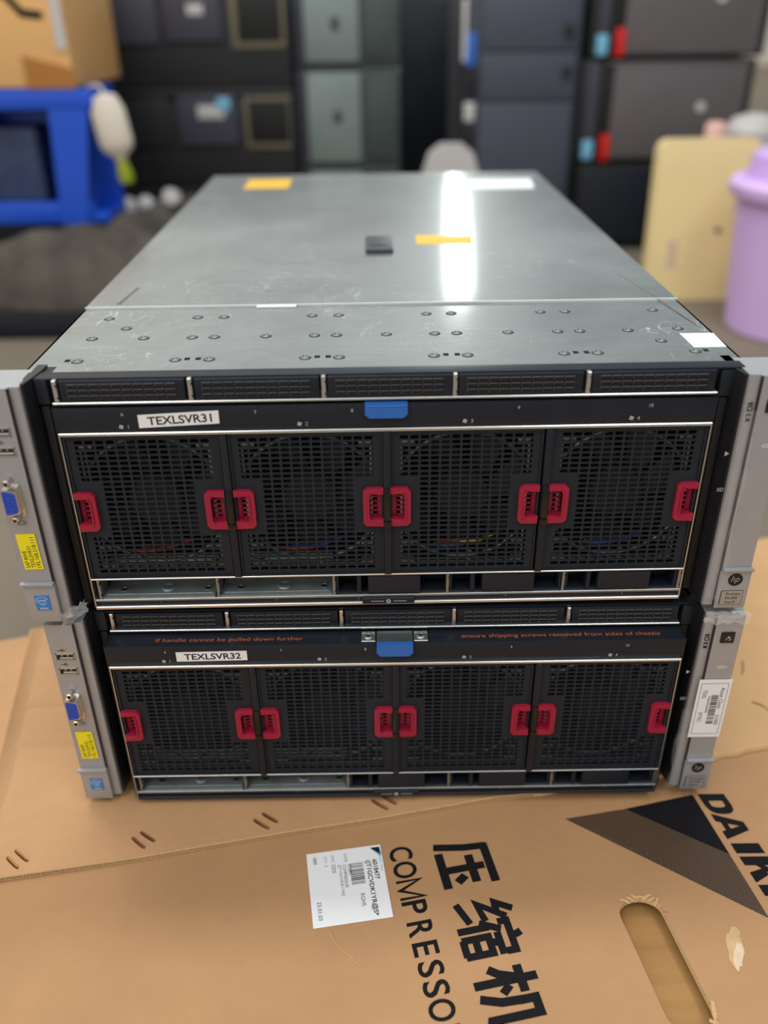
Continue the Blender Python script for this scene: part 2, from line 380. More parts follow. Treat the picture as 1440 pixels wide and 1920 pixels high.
BOLD = {'D': [[(0, 0), (.34, 0), (.34, 1), (0, 1)], [(.3, 0), (.62, 0), (.62, .24), (.3, .24)], [(.3, .76), (.62, .76), (.62, 1), (.3, 1)], [(.6, 0), (.82, .06), (.96, .22), (.66, .34), (.6, .24)], [(.96, .22), (1, .5), (.96, .78), (.66, .66), (.68, .5), (.66, .34)], [(.96, .78), (.82, .94), (.6, 1), (.6, .76), (.66, .66)]],
        'A': [[(0, 0), (.30, 0), (.56, 1), (.34, 1)], [(.70, 0), (1, 0), (.66, 1), (.44, 1)], [(.22, .17), (.78, .17), (.74, .38), (.26, .38)]],
        'I': [[(0, 0), (1, 0), (1, 1), (0, 1)]],
        'K': [[(0, 0), (.34, 0), (.34, 1), (0, 1)], [(.30, .36), (.56, .58), (1, 1), (.64, 1), (.30, .62)], [(.46, .56), (.70, .62), (1, 0), (.62, 0)]],
        'N': [[(0, 0), (.32, 0), (.32, 1), (0, 1)], [(.68, 0), (1, 0), (1, 1), (.68, 1)], [(0, 1), (.34, 1), (1, 0), (.66, 0)]]}
for ch, t0, w in (('D', 0, .0205), ('A', .0200, .0245), ('I', .0485, .0090), ('K', .0605, .0225), ('I', .0850, .0090), ('N', .0965, .0225)):
    for k, pg in enumerate(BOLD[ch]): b.prism([(t0 + x * w + .2 * .0205 * y, y * .0205) for x, y in pg], o + Z * (.00002 * k), dd, U, Z, .00005, 'print_black')
b.build('printed_name', carton, 'word DAIKIN in bold black slanted letters')
b = MB(); random.seed(9)
for k, (sx, sy, n) in enumerate(((.0062, .0165, 22), (.0036, .0100, 16))):
    b.add([Vector((.2238 + math.cos(t) * sx * random.uniform(.75, 1.1) + .004 * math.sin(t), -.139 - .006 * k + math.sin(t) * sy * random.uniform(.8, 1.08), zp + .0001 * k)) for t in [i * 2 * math.pi / n for i in range(n)]], [tuple(range(n))], 'kraft_scuff' if k else 'kraft_rub', False)
b.build('worn_patch', carton, 'pale scuffed patch beside the hand slot')
b = MB(); b.tube([(-.048, -.123, zp), (-.044, -.131, zp), (-.036, -.139, zp), (-.026, -.149, zp)], .0004, 'kraft_light', 5); b.build('scratch', carton, 'thin pale scratch below the white label')

# shipping label on the carton
LD = Vector((.146, -.989, 0)).normalized(); LU = Vector((-LD.y, LD.x, 0)); LO = Vector((-.068, -.0605, ZT + .0003)); LT = LO + Z * .00035
b = MB(); lw, lh = .0612, .0556
b.prism([(0, 0), (lw, 0), (lw, lh), (0, lh)], LO, LD, LU, Z, .0003, 'label_white')
P = lambda x, y: LT + LD * x + LU * y
b.prism([(.002, .0475), (.002, .0545), (.0085, .0545)], LT, LD, LU, Z, .0001, 'ink_black')
b.prism([(.002, .0545), (.002, .0475), (.0105, .0545), (.0085, .0552)], LT - Z * .00004, LD, LU, Z, .0001, 'label_cyan')
b.text('DAIKIN  P/NO', P(.003, .0538) + LD * .006, LD, LU, .014, .0016, 'label_cyan', anchor='l')
b.text('6018477', P(.0125, .0495), LD, LU, .0170, .0036, 'ink_black', bold=.02, anchor='l')
b.text('(JT1GCVDK1YR@S*', P(.0125, .0442), LD, LU, .0460, .0046, 'ink_black', bold=.02, anchor='l')
random.seed(2); x = .0135
while x < .0315:
    w = random.choice((.0003, .0003, .0006, .0009)); b.rects([(x, x + w, .0305, .0405)], LT, LD, LU, 'ink_black'); x += w + random.choice((.0003, .0004, .0007))
b.text('ROHS', P(.0395, .0370), LD, LU, .0100, .0030, 'ink_black', anchor='l')
b.text('NAME', P(.0040, .0285), LD, LU, .0075, .0022, 'label_slate', anchor='l')
for gl, gx in ((YA, 0), (SUO, .0032), (JI, .0064)): b.strokes([g if not isinstance(g, tuple) else g[0] for g in gl], P(.0135 + gx, .0292), LD * .003, LU * .003, .1, 'label_slate')
b.text('COMPRESSOR', P(.0135, .0268), LD, LU, .0195, .0024, 'ink_black', anchor='l')
b.text('[JT1GCVDK1YR]', P(.0135, .0232), LD, LU, .0255, .0026, 'ink_black', anchor='l')
b.text('SPEC', P(.0040, .0190), LD, LU, .0065, .0020, 'label_slate', anchor='l'); b.text('DDS', P(.0125, .0190), LD, LU, .0070, .0028, 'ink_black', anchor='l')
b.text("Q'TY", P(.0040, .0135), LD, LU, .0060, .0020, 'label_slate', anchor='l'); b.text('1', P(.0125, .0135), LD, LU, None, .0028, 'ink_black', anchor='l')
b.text('089', P(.0040, .0058), LD, LU, .0060, .0026, 'ink_black', anchor='l'); b.text('25.01.03', P(.0415, .0058), LD, LU, .0145, .0028, 'ink_black', anchor='l')
b.build('shipping_label', carton, 'white shipping label with a barcode and black part number')

# the stapled flap that the servers stand on
flap = thing('cardboard_flap', 'brown stapled cardboard flap with corrugated front edge, lying under the two servers', 'cardboard sheet', (0, 0, -.005))
edge = [(-.62, -.142), (-.42, -.104), (-.288, -.0795), (-.195, -.0645), (-.150, -.0555), (-.079, -.0420), (-.010, -.0302), (.079, -.0120), (.118, -.0080), (.20, .008)]
sheet(edge + [(.21, .31), (-.15, .29), (-.36, .205), (-.62, .13)], .0006, .005, 'kraft_flap', 'kraft_edge', 'panel', flap)
b = MB()
for i in range(1, len(edge) - 1):
    p, q = Vector(edge[i]), Vector(edge[i + 1]); n = max(1, int((q - p).length / .0017)); d = (q - p).normalized(); nn = Vector((d.y, -d.x))
    for k in range(n):                                # the open corrugation along the edge
        c = p + (q - p) * ((k + .5) / n)
        if i > 6 and c.x > .11: continue
        o = Vector((c.x, c.y, .0028)) + Vector((nn.x, nn.y, 0)) * .0002
        b.prism([(-.00030, -.0010), (.00030, -.0010), (.0005, .0010), (-.0002, .0010)], o, Vector((d.x, d.y, 0)), Z, Vector((nn.x, nn.y, 0)), .0003, 'flute_brown')
b.build('fluting', flap, 'open corrugation along the front edge')
sl = [((-.290, -.063), (-.278, -.073)), ((-.286, -.057), (-.273, -.067)), ((-.201, -.047), (-.189, -.057)), ((-.196, -.042), (-.183, -.051)),
      ((-.111, -.032), (-.098, -.041)), ((-.105, -.026), (-.092, -.035)), ((-.020, -.0145), (-.007, -.024)), ((-.012, -.010), (.000, -.019))]
for (a, c) in sl:
    b = MB(); a = Vector((a[0], a[1], .0052)); c = Vector((c[0], c[1], .0052)); d = (c - a).normalized(); n = Vector((-d.y, d.x, 0))
    b.prism([(0, -.0002), (.004, -.0008), ((c - a).length - .004, -.0008), ((c - a).length, -.0002), ((c - a).length, .0004), (0, .0004)], a - Z * .0001, d, n, Z, .0002, 'slit_dark')
    b.tube([a + n * .0007 - Z * .001, a + d * .0008 + n * .0008 + Z * .0006, (a + c) / 2 + n * .0006 + Z * .0008, c - d * .0008 + n * .0008 + Z * .0006, c + n * .0007 - Z * .001], .0007, 'staple_copper', 6)
    b.build('staple', flap, 'copper staple pressed in a dark slit')
for pts, h in (([(-.365, .215), (-.352, .15), (-.338, .08), (-.322, .0), (-.315, -.03)], .006), ([(-.345, .052), (-.30, .050), (-.255, .053)], .003), ([(-.35, .098), (-.30, .102), (-.25, .108)], .003), ([(-.0845, -.039), (-.0835, -.031)], .0008)):
    b = MB(); v = []; f = []
    prof = [(-.011, -.001), (-.004, .35), (0, 1), (.002, .2), (.004, -.001)]
    for i, p in enumerate(pts):
        p = Vector((p[0], p[1], .005)); t = Vector((pts[min(i + 1, len(pts) - 1)][0] - pts[max(i - 1, 0)][0], pts[min(i + 1, len(pts) - 1)][1] - pts[max(i - 1, 0)][1], 0)).normalized(); n = Vector((t.y, -t.x, 0))
        k = (.15 if i in (0, len(pts) - 1) else 1) * h
        for (u, w) in prof: v.append(p + n * (u * min(1, h / .004)) + Z * (w * k if w > 0 else -.0003))
    m = len(prof)
    for i in range(len(pts) - 1):
        for j in range(m - 1): f.append((i * m + j, (i + 1) * m + j, (i + 1) * m + j + 1, i * m + j + 1))
    b.add(v, f, 'kraft_flap'); b.build('crease', flap, 'raised fold line', ang=80)

back_card = thing('cardboard_sheet', 'brown cardboard sheet with torn front edge to the right of the lower server', 'cardboard sheet', (0, 0, -.005))
sheet([(.215, .008), (.252, .0255), (.266, .0262), (.274, .0300), (.287, .0312), (.296, .0350), (.315, .0385), (.42, .062), (.7, .12), (.7, .47), (.45, .372), (.38, .352), (.215, .32)], .0002, .0046, 'kraft_light', 'kraft_edge', 'panel', back_card)
b = MB()
for x, y, a, l in ((.327, .130, 1.2, .020), (.322, .092, -.7, .012), (.331, .083, -.9, .016), (.300, .190, .4, .012), (.345, .215, .6, .014)):
    b.tube([(x, y, .0046), (x + math.cos(a) * l * .5 + .001, y + math.sin(a) * l * .5, .0050), (x + math.cos(a) * l, y + math.sin(a) * l, .0046)], .0006, 'slit_dark', 5)
b.build('tear_mark', back_card, 'small dark tears')
b = MB()
pts = [(.266, .0262), (.274, .0300), (.287, .0312), (.296, .0350), (.315, .0385), (.36, .0485)]
for (p, q) in zip(pts, pts[1:]): b.add([(p[0], p[1], .0047), (q[0], q[1], .0047), (q[0] - .001, q[1] + .0035, .0052), (p[0] - .001, p[1] + .0035, .0053)], [(0, 1, 2, 3)], 'kraft_light')
b.build('torn_lip', back_card, 'curled torn paper lip')

# ------------------------------------------------------------------ rack servers
FX, FZ = X, Z                                             # front-face lettering axes (faces -y)
DOWN, RIGHT = -Z, X                                       # labels that read downwards
def fan_grille_mesh():
    b = MB(); W_, z0, z1, y0, y1 = .0966, .0318, .1372, 0.0, .0016
    nx, nz, px, pz = 13, 27, .00658, .0037
    gx = (W_ - nx * px) / 2; gz = .1349
    xs = [0, gx] + [gx + px * (i + 1) for i in range(nx)] + [W_]
    zs = [z1, gz] + [gz - pz * (i + 1) for i in range(nz)] + [z0]
    for r in range(len(zs) - 1):
        for c in range(len(xs) - 1):
            a0, a1, c1, c0 = xs[c], xs[c + 1], zs[r], zs[r + 1]
            rr, cc = r - 1, c - 1
            if 10 <= rr <= 16 and (cc < 1 or cc >= nx - 1): continue          # hand-grip openings
            inside = 0 <= rr < nz and 0 <= cc < nx
            if inside and 8 <= rr <= 18 and (cc < 2 or cc > nx - 3): inside = False
            if not inside:
                b.add([(a0, y0, c0), (a1, y0, c0), (a1, y0, c1), (a0, y0, c1)], [(0, 1, 2, 3)], 'grille_black', False); continue
            hx, hz, k = .00062, .00054, .0006
            i0, i1, j0, j1 = a0 + hx, a1 - hx, c0 + hz, c1 - hz
            inn = [(i0 + k, j0), (i1 - k, j0), (i1, j0 + k), (i1, j1 - k), (i1 - k, j1), (i0 + k, j1), (i0, j1 - k), (i0, j0 + k)]
            out = [(i0 + k, c0), (i1 - k, c0), (a1, j0 + k), (a1, j1 - k), (i1 - k, c1), (i0 + k, c1), (a0, j1 - k), (a0, j0 + k)]
            cor = [(a1, c0), (a1, c1), (a0, c1), (a0, c0)]
            v = [(p[0], y0, p[1]) for p in inn] + [(p[0], y0, p[1]) for p in out] + [(p[0], y0, p[1]) for p in cor] + [(p[0], y1, p[1]) for p in inn]
            f = [(8, 9, 1, 0), (9, 16, 10, 2, 1), (10, 11, 3, 2), (11, 17, 12, 4, 3), (12, 13, 5, 4), (13, 18, 14, 6, 5), (14, 15, 7, 6), (15, 19, 8, 0, 7)]
            f += [(i, (i + 1) % 8, 20 + (i + 1) % 8, 20 + i) for i in range(8)]
            b.add(v, f, 'grille_black', False)
    # bezel rim and the thickness of the outer edge
    for x0, x1, c0, c1 in ((0, .0012, z0, z1), (W_ - .0012, W_, z0, z1), (0, W_, z1 - .0010, z1), (0, W_, z0, z0 + .0010)): b.box(x0, x1, -.0012, .006, c0, c1, 'grille_black')
    # side walls of the module
    b.box(0, .001, .0, .045, z0, z1, 'deep_black'); b.box(W_ - .001, W_, .0, .045, z0, z1, 'deep_black')
    return b.mesh('fan_module')
def handle_mesh(mir):
    b = MB(); w = .0966; q = (lambda u: w - u) if mir else (lambda u: u)
    def bx(u0, u1, y0, y1, z0, z1, m='handle_red', bev=0): b.box(min(q(u0), q(u1)), max(q(u0), q(u1)), y0, y1, z0, z1, m, bev)
    zt, zb = .0986, .0701
    # C-shaped grip: one mesh, open towards the divider
    def cpoly(u_in, u_out, g): return [(0, zt), (u_out - .0022, zt - .0004), (u_out, zt - .0028), (u_out, zb + .0028), (u_out - .0022, zb + .0004), (0, zb), (0, zb + .0056), (u_in - .0014, zb + .0052), (u_in, zb + .0068), (u_in, zt - .0058), (u_in - .0014, zt - .0042), (0, zt - .0046)]
    pts = [(q(u), z) for u, z in cpoly(.0092, .0132, 0)]
    b.prism(pts, (0, -.0030, 0), X, Z, Y, .0050, 'handle_red')
    rim = [(q(u), z) for u, z in ((.0088, zb + .0044), (.0102, zb + .0066), (.0102, zt - .0056), (.0088, zt - .0034), (.0080, zt - .0040), (.0092, zt - .0060), (.0092, zb + .0070), (.0080, zb + .0050))]
    b.prism(rim, (0, -.0040, 0), X, Z, Y, .0012, 'handle_red')
    # recess: walls and a slotted back plate
    bx(.0092, .0106, -.001, .0060, zb + .004, zt - .004); bx(0, .0100, -.001, .0060, zb + .0030, zb + .0052); bx(0, .0100, -.001, .0060, zt - .0052, zt - .0030)
    bx(0, .0034, .0026, .0040, zb + .005, zt - .005)
    s0, n, ph = zb + .0055, 5, .0035
    for k in range(n + 1): bx(.0032, .0094, .0030, .0048, s0 + k * ph - .0005, s0 + k * ph + .0006)
    bx(.0030, .0040, .0030, .0048, zb + .005, zt - .005); bx(.0084, .0094, .0030, .0048, zb + .005, zt - .005)
    return b.mesh('handle')
def rotor_mesh():
    b = MB(); cx, cz = .0483, .0845
    b.lathe([(.017, 0), (.0185, .002), (.0185, .02)], (cx, .012, cz), Y, 'dark_grey_plastic', 28)
    for k in range(7):
        t = 2 * math.pi * k / 7; v = []; f = []
        for i in range(4):
            r = .018 + i * .0085; tw = .95 - .1 * i
            for j in range(3):
                a = t + (j - 1) * .26; v.append((cx + r * math.cos(a + .1 * i), .022 + (j - 1) * .006 * tw, cz + r * math.sin(a + .1 * i)))
        for i in range(3):
            for j in range(2): f.append((i * 3 + j, (i + 1) * 3 + j, (i + 1) * 3 + j + 1, i * 3 + j + 1))
        b.add(v, f, 'dark_grey_plastic')
    ring = [(cx + .047 * math.cos(2 * math.pi * k / 40), .011, cz + .047 * math.sin(2 * math.pi * k / 40)) for k in range(41)]
    b.tube(ring, .0012, 'dull_steel', 6)
    return b.mesh('fan_rotor')
def corner_posts_mesh():
    b = MB()
    for x in (.0115, .0855):
        for z in (.0405, .0530, .1275): b.box(x - .0042, x + .0042, .0028, .0060, z - .0024, z + .0024, 'galvanised', .0005)
    for x in (.0073, .0889): b.box(x - .0008, x + .0008, .0042, .0056, .0372, .1297, 'dull_steel')
    b.box(.0072, .089, .0035, .005, .0372, .0384, 'galvanised'); b.box(.0528, .0542, .004, .0055, .0378, .0456, 'galvanised')
    b.cyl((.0535, .0028, .0455), Y, .0018, .005, 'galvanised', 10)
    return b.mesh('bracket')
GR, HL, HR, RO, BR = fan_grille_mesh(), handle_mesh(False), handle_mesh(True), rotor_mesh(), corner_posts_mesh()
FANX = (-.2013, -.0990, .0022, .1047)
DIV = (-.1018, 0.0002, .1024)

def blank_mesh():                                         # slim ventilated blank of the upper row
    b = MB(); w, z0, z1 = .0757, .1608, .1738
    b.box(0, w, .0008, .012, z0, z1, 'bezel_black', .0006)
    for r in range(3):
        for c in range(10):
            x = .0052 + c * .0066; z = .1715 - r * .0036
            b.box(x, x + .0058, -.0002, .001, z - .0004, z + .0004, 'dark_grey_plastic', .0002, 1)
            b.box(x - .0004, x + .0004, -.0002, .001, z - .0020, z + .0004, 'dark_grey_plastic', .0002, 1)
            b.box(x + .0012, x + .0058, .0005, .0010, z - .0026, z - .0008, 'deep_black')
    return b.mesh('drive_blank')
def lower_blank_mesh():                                   # power-supply blank with a finger bar
    b = MB(); w, z0, z1 = .0772, .0150, .0300
    b.box(0, w, .016, .018, z0, z1, 'bezel_black'); b.box(0, w, .0015, .017, z0 - .0005, z0 + .0006, 'bezel_black'); b.box(0, w, .0015, .017, z1 - .001, z1, 'bezel_black')
    b.box(0, .0018, .001, .017, z0, z1, 'bezel_black', .0004); b.box(w - .0016, w, .001, .017, z0, z1, 'bezel_black', .0004)
    b.box(.0145, .0175, .0002, .017, z0, z1, 'bezel_black', .0006)
    b.box(.0222, .0582, -.0012, .0125, z0 + .0004, z1 - .0002, 'bezel_black', .0008)
    for r in range(4):
        for c in range(4): b.box(.061 + c * .0035, .0632 + c * .0035, .0155, .0162, z0 + .002 + r * .0032, z0 + .0038 + r * .0032, 'deep_black')
    return b.mesh('bay_blank')
def tray_mesh():
    b = MB(); w, z0, z1 = .0772, .0150, .0302
    b.box(0, w, .0005, .030, z0 - .0008, z0, 'dull_steel'); b.box(0, w, .0290, .030, z0, z1, 'dull_steel')
    b.box(.002, w - .002, .0040, .0046, z0, z0 + .0004, 'galvanised', .0001, 1)
    b.lathe([(.0052, 0), (.0046, .0010), (.0026, .0013), (.0022, .0002)], (.043, .0120, z0), Z, 'dull_steel', 24)
    b.lathe([(.0018, 0), (.0016, .0012), (.0006, .0014)], (.043, .0120, z0), Z, 'bright_steel', 12)
    for x in (.0125, .0710): b.lathe([(.0029, 0), (.0029, .0005), (.0018, .0006), (.0016, .0001)], (x, .0105, z0), Z, 'galvanised', 18); b.cyl((x, .0105, z0), Z, .0015, .0002, 'deep_black', 14)
    return b.mesh('empty_bay')
BL, LB, TB = blank_mesh(), lower_blank_mesh(), tray_mesh()

def fan_icon(b, o, r, m):
    for k in range(4):
        a = math.pi / 2 * k + .4; c = Vector(o) + FX * (math.cos(a) * r * .55) + FZ * (math.sin(a) * r * .55)
        b.add([c + FX * (math.cos(t) * r * .42) + FZ * (math.sin(t) * r * .42) for t in [i * math.pi / 4 for i in range(8)]], [tuple(range(8))], m, False)
def usb_port(parent, z):
    b = MB(); x0, x1 = -.2398, -.2266; y = -.0121
    b.box(x0, x1, y - .0006, y + .006, z - .0028, z - .0022, 'chrome'); b.box(x0, x1, y - .0006, y + .006, z + .0022, z + .0028, 'chrome')
    b.box(x0, x0 + .0006, y - .0006, y + .006, z - .0028, z + .0028, 'chrome'); b.box(x1 - .0006, x1, y - .0006, y + .006, z - .0028, z + .0028, 'chrome')
    b.box(x0 + .0005, x1 - .0005, y - .0002, y + .0001, z - .0023, z + .0023, 'deep_black')
    b.box(x0 + .0028, x1 - .0012, y - .0005, y, z - .0016, z - .0003, 'mark_grey'); b.box(x0 + .004, x0 + .0052, y - .0005, y, z + .0008, z + .0018, 'chrome'); b.box(x1 - .0052, x1 - .004, y - .0005, y, z + .0008, z + .0018, 'chrome')
    b.build('usb_port', parent)

def ear_left(sv, ip, name_):
    b = MB(); yf = -.012
    # face plate with chamfered inner step, going back to the chassis flange
    prof = [(-.2436, .020), (-.2436, yf + .001), (-.2428, yf), (-.2238, yf), (-.2232, yf + .0005), (-.2228, yf + .0022), (-.2172, yf + .0026), (-.2165, yf + .0036), (-.2165, .020)]
    b.prism(prof, (0, 0, .0062), X, Y, Z, .1683, 'ear_silver')
    b.box(-.2236, -.2227, yf - .0003, yf + .0026, .0062, .1742, 'ear_dark')
    e = b.build('control_panel', sv, 'silver left bezel with ports')
    b = MB()
    b.prism([(-.2168, -.0075), (-.2150, -.0080), (-.2128, .004), (-.2110, .018), (-.2110, .026), (-.2168, .026)], (0, 0, .0075), X, Y, Z, .168, 'ear_dark')
    b.box(-.2126, -.2048, .0022, .026, .1560 if False else .1582, .1742, 'bezel_black', .001)
    b.box(-.2112, -.2062, .003, .026, .012, .1570, 'deep_black', .0006)
    b.build('inner_bezel', sv, 'dark inner side of the left bezel')
    b = MB(); b.box(-.2438, -.2226, yf - .0018, yf + .002, .0060, .0362, 'ear_silver', .0008); b.box(-.2444, -.2222, yf - .0040, yf, .0362, .0384, 'ear_silver', .0008); b.build('release_latch', e, 'silver pull latch at the foot of the bezel')
    for z in (.1468, .1338): usb_port(e, z)
    b = MB()
    o = Vector((-.2350, yf - .0001, 0))
    for z in (.1523, .1398):
        b.strokes([[(-.003, 0), (.003, 0)], [(-.001, 0), (.0005, .001), (.0018, .001)], [(-.0005, 0), (.0008, -.001), (.0014, -.001)]], o + Z * z, FX, FZ, .0004, 'ink_black')
    b.strokes([[(-.0016, -.0012), (.0016, -.0012), (.0016, .0012), (-.0016, .0012), (-.0016, -.0012)], [(-.0028, -.0014), (-.0028, .0014)], [(.0028, -.0014), (.0028, .0014)]], (-.2338, yf - .0001, .0835), FX, FZ, .0004, 'ink_black')
    b.build('port_icons', e, 'black port symbols')
    b = MB()                                            # D-shaped video socket with its two hex posts
    def dsh(w, h, ofs): return [(-w / 2, h / 2), (-w / 2 + .0009, h / 2 + .0008), (w / 2 - .0012, h / 2 - .0005), (w / 2, h / 2 - .0018), (w / 2, -h / 2 + .0018), (w / 2 - .0012, -h / 2 + .0005), (-w / 2 + .0009, -h / 2 - .0008), (-w / 2, -h / 2)]
    vo = Vector((-.2352, yf, .1008))
    b.prism([(-.0048, .0125), (.0048, .0125), (.0062, .0105), (.0062, -.0105), (.0048, -.0125), (-.0048, -.0125)], vo, X, Z, -Y, .0008, 'chrome')
    b.prism(dsh(.0098, .0172, 0), vo - Y * .0008, X, Z, -Y, .0050, 'chrome')
    for z in (.1140, .0880):
        b.lathe([(.0026, 0), (.0026, .0045), (.0020, .0052)], (-.2352, yf - .0006, z), -Y, 'chrome', 6)
        b.cyl((-.2352, yf - .0056, z), -Y, .0012, .0002, 'deep_black', 12)
    v = b.build('video_port', e, 'chrome video socket shell with hex posts', ang=25)
    b = MB(); b.prism(dsh(.0080, .0152, 0), vo - Y * .0054, X, Z, -Y, .0008, 'vga_blue')
    for c in range(3):
        for r in range(5): b.cyl(vo + Vector((-.0022 + c * .0021, -.0062, -.0052 + r * .0026 + (c % 2) * .0008)), -Y, .0004, .0001, 'ink_black', 8)
    b.build('socket_insert', e, 'blue socket face with pin holes')
    b = MB()                                            # yellow address label, read from below upwards
    c = Vector((-.2333, yf - .0004, .0618))
    rot = Matrix.Rotation(math.radians(-1.5), 3, 'Y'); up, lf = rot @ Z, rot @ (-X)
    b.prism([(-.0136, -.0062), (.0136, -.0062), (.0136, .0062), (-.0136, .0062)], c, up, lf, -Y, .0003, 'label_yellow')
    c = c - Y * .00035
    for t, off, w in ((ip[0], .0036, .0132), (ip[1], 0, .0165), (ip[2], -.0036, .0232)): b.text(t, c + lf * off - up * .0122, up, lf, w, .0027, 'ink_black', bold=.006, anchor='l')
    b.build('address_label', e, 'yellow sticker with black network address')
    b = MB()                                            # processor badge
    c = Vector((-.2325, yf - .0022, .0222))
    b.box(c.x - .0049, c.x + .0049, c.y - .0002, c.y + .0003, c.z - .0060, c.z + .0060, 'badge_blue', .0002, 1)
    c = c - Y * .0003
    ring = [(math.cos(2 * math.pi * k / 24) * .0040, math.sin(2 * math.pi * k / 24) * .0026) for k in range(22)]
    b.strokes([ring], c + Z * .0022, FX, FZ, .0003, 'mark_white'); b.text('intel', c + Z * .0023, FX, FZ, .0050, .0020, 'mark_white')
    b.text('inside', c - Z * .0012, FX, FZ, .0034, .0009, 'mark_white'); b.text('XEON', c - Z * .0043, FX, FZ, .0056, .0013, 'mark_white', bold=.02)
    b.build('processor_badge', e, 'blue square processor badge')
    return e

def ear_right(sv, asset):
    b = MB(); yf = -.012
    prof = [(.2440, .020), (.2440, yf + .001), (.2432, yf), (.2241, yf), (.2235, yf + .0005), (.2231, yf + .0020), (.2172, yf + .0024), (.2165, yf + .0036), (.2165, .020)]
    b.prism(prof, (0, 0, .0070), X, Y, Z, .1675, 'ear_silver')
    b.box(.2231, .2240, yf - .0002, yf + .0026, .0070, .1742, 'ear_dark')
    e = b.build('indicator_panel', sv, 'silver right bezel with badge and indicators')
    b = MB()
    b.prism([(.2168, -.0075), (.2150, -.0080), (.2120, .004), (.2108, .018), (.2108, .026), (.2168, .026)], (0, 0, .0080), X, Y, Z, .166, 'ear_dark')
    b.box(.2046, .2130, .0022, .026, .1560, .1730, 'bezel_black', .001)
    b.box(.2062, .2112, .003, .026, .012, .1550, 'deep_black', .0006)
    i = b.build('inner_bezel', sv, 'dark inner side of the right bezel')
    b = MB(); c = Vector((.2122, -.0035, .0970))
    b.text('SID', c + X * .0005 - Y * .006, FX, FZ, .0042, .0026, 'mark_grey'); b.prism([(-.0012, -.0016), (-.0012, .0016), (.0014, 0)], c + Z * .0255 - Y * .006, X, Z, -Y, .0002, 'mark_grey')
    b.build('side_marking', i, 'grey letters SID with an arrow')
    b = MB(); b.box(.2232, .2442, yf - .0018, yf + .002, .0066, .0372, 'ear_silver', .0008); b.box(.2236, .2446, yf - .0040, yf, .0372, .0394, 'ear_silver', .0008); b.build('release_latch', e, 'silver pull latch at the foot of the bezel')
    b = MB(); c = Vector((.2337, yf - .0019, .0302)); b.cyl(c, -Y, .0049, .0003, 'ink_black', 32); c = c - Y * .0004
    b.text('hp', c - X * .0001, FX, FZ, .0058, .0062, 'badge_silver', bold=.0, shear=.25); b.build('round_logo', e, 'black disc logo with silver letters')
    b = MB(); c = Vector((.2338, yf - .0019, .0155)); b.box(c.x - .0080, c.x + .0072, c.y - .0003, c.y + .0003, c.z - .0058, c.z + .0058, 'ink_black', .0006, 1); b.box(c.x - .0077, c.x + .0069, c.y - .0004, c.y, c.z - .0055, c.z + .0055, 'badge_silver', .0006, 1)
    c = c - Y * .0005 - X * .0044
    for t, z, w in (('ProLiant', .0033, .0098), ('DL580', 0, .0082), ('Gen9', -.0035, .0070)): b.text(t, c + Z * z, FX, FZ, w, .0020, 'ink_black', anchor='l')
    b.build('model_plate', e, 'small grey plate with black lettering')
    b = MB(); b.box(.2289, .2387, yf - .0012, yf + .001, .1508, .1602, 'gloss_black', .0012)
    b.strokes([[(-.0015, -.0018), (.0002, .0018), (.0002, -.0001), (.0016, .0012)], [(.001, -.002), (.0022, -.0006)]], (.2338, yf - .0013, .1555), FX, FZ, .0004, 'mark_white'); b.build('power_button', e, 'glossy black power button')
    b = MB(); ring = [(.0034 * math.cos(t) + (.0 if math.cos(t) > 0 else -.0), .0011 * math.sin(t)) for t in [2 * math.pi * k / 24 for k in range(25)]]
    b.strokes([ring], (.2350, yf - .0002, .1287), FX, FZ, .0004, 'mark_white'); b.text('UID', (.2345, yf - .0002, .1287), FX, FZ, .0034, .0014, 'mark_white'); b.build('locator_mark', e, 'white oval locator mark')
    b = MB()
    o = Vector((.2204, yf + .0019, 0))
    b.strokes([[(-.002, 0), (.002, 0)], [(0, -.0016), (.0004, .0016)], [(-.001, -.0006), (-.001, .0008)]], o + Z * .1560, FX, FZ, .0006, 'ink_black')
    b.strokes([[(-.0013, -.0014), (.0013, -.0014), (.0013, .0014), (-.0013, .0014), (-.0013, -.0014)]], o + Z * .1529, FX, FZ, .0006, 'ink_black')
    b.strokes([[(-.0014, 0), (.0014, 0)], [(0, 0), (0, .0012)], [(-.0012, 0), (-.0012, -.0011)], [(.0012, 0), (.0012, -.0011)]], o + Z * .1488, FX, FZ, .0007, 'ink_black')
    b.box(o.x - .0013, o.x + .0013, o.y - .0002, o.y + .0002, .1444, .1466, 'ear_dark', .0002, 1)
    b.build('indicator_icons', e, 'black status symbols')
    if asset:
        b = MB(); c = Vector((.2326, yf - .0006, .0895)); dn, rt = -Z, X
        b.prism([(-.0280, -.0119), (.0280, -.0119), (.0280, .0119), (-.0280, .0119)], c, dn, rt, -Y, .0004, 'label_white'); c = c - Y * .0005
        b.strokes([[(-.0245, -.0098), (.0245, -.0098), (.0245, .0098), (-.0245, .0098), (-.0245, -.0098)]], c, dn, rt, .0003, 'ink_black')
        b.text('Asset Class:', c + dn * -.0205 + rt * .0066, dn, rt, .0205, .0030, 'ink_black', anchor='l'); b.text('S1000', c + dn * .0060 + rt * .0066, dn, rt, .0095, .0028, 'ink_black', anchor='l')
        random.seed(6); x = -.0135
        while x < .0140:
            w = random.choice((.0004, .0004, .0008, .0011)); b.rects([(x, x + w, -.0008, .0044)], c, dn, rt, 'ink_black'); x += w + random.choice((.0004, .0005, .0008))
        b.text('9286006848', c + dn * -.0125 + rt * -.0024, dn, rt, .0160, .0016, 'ink_black', anchor='l')
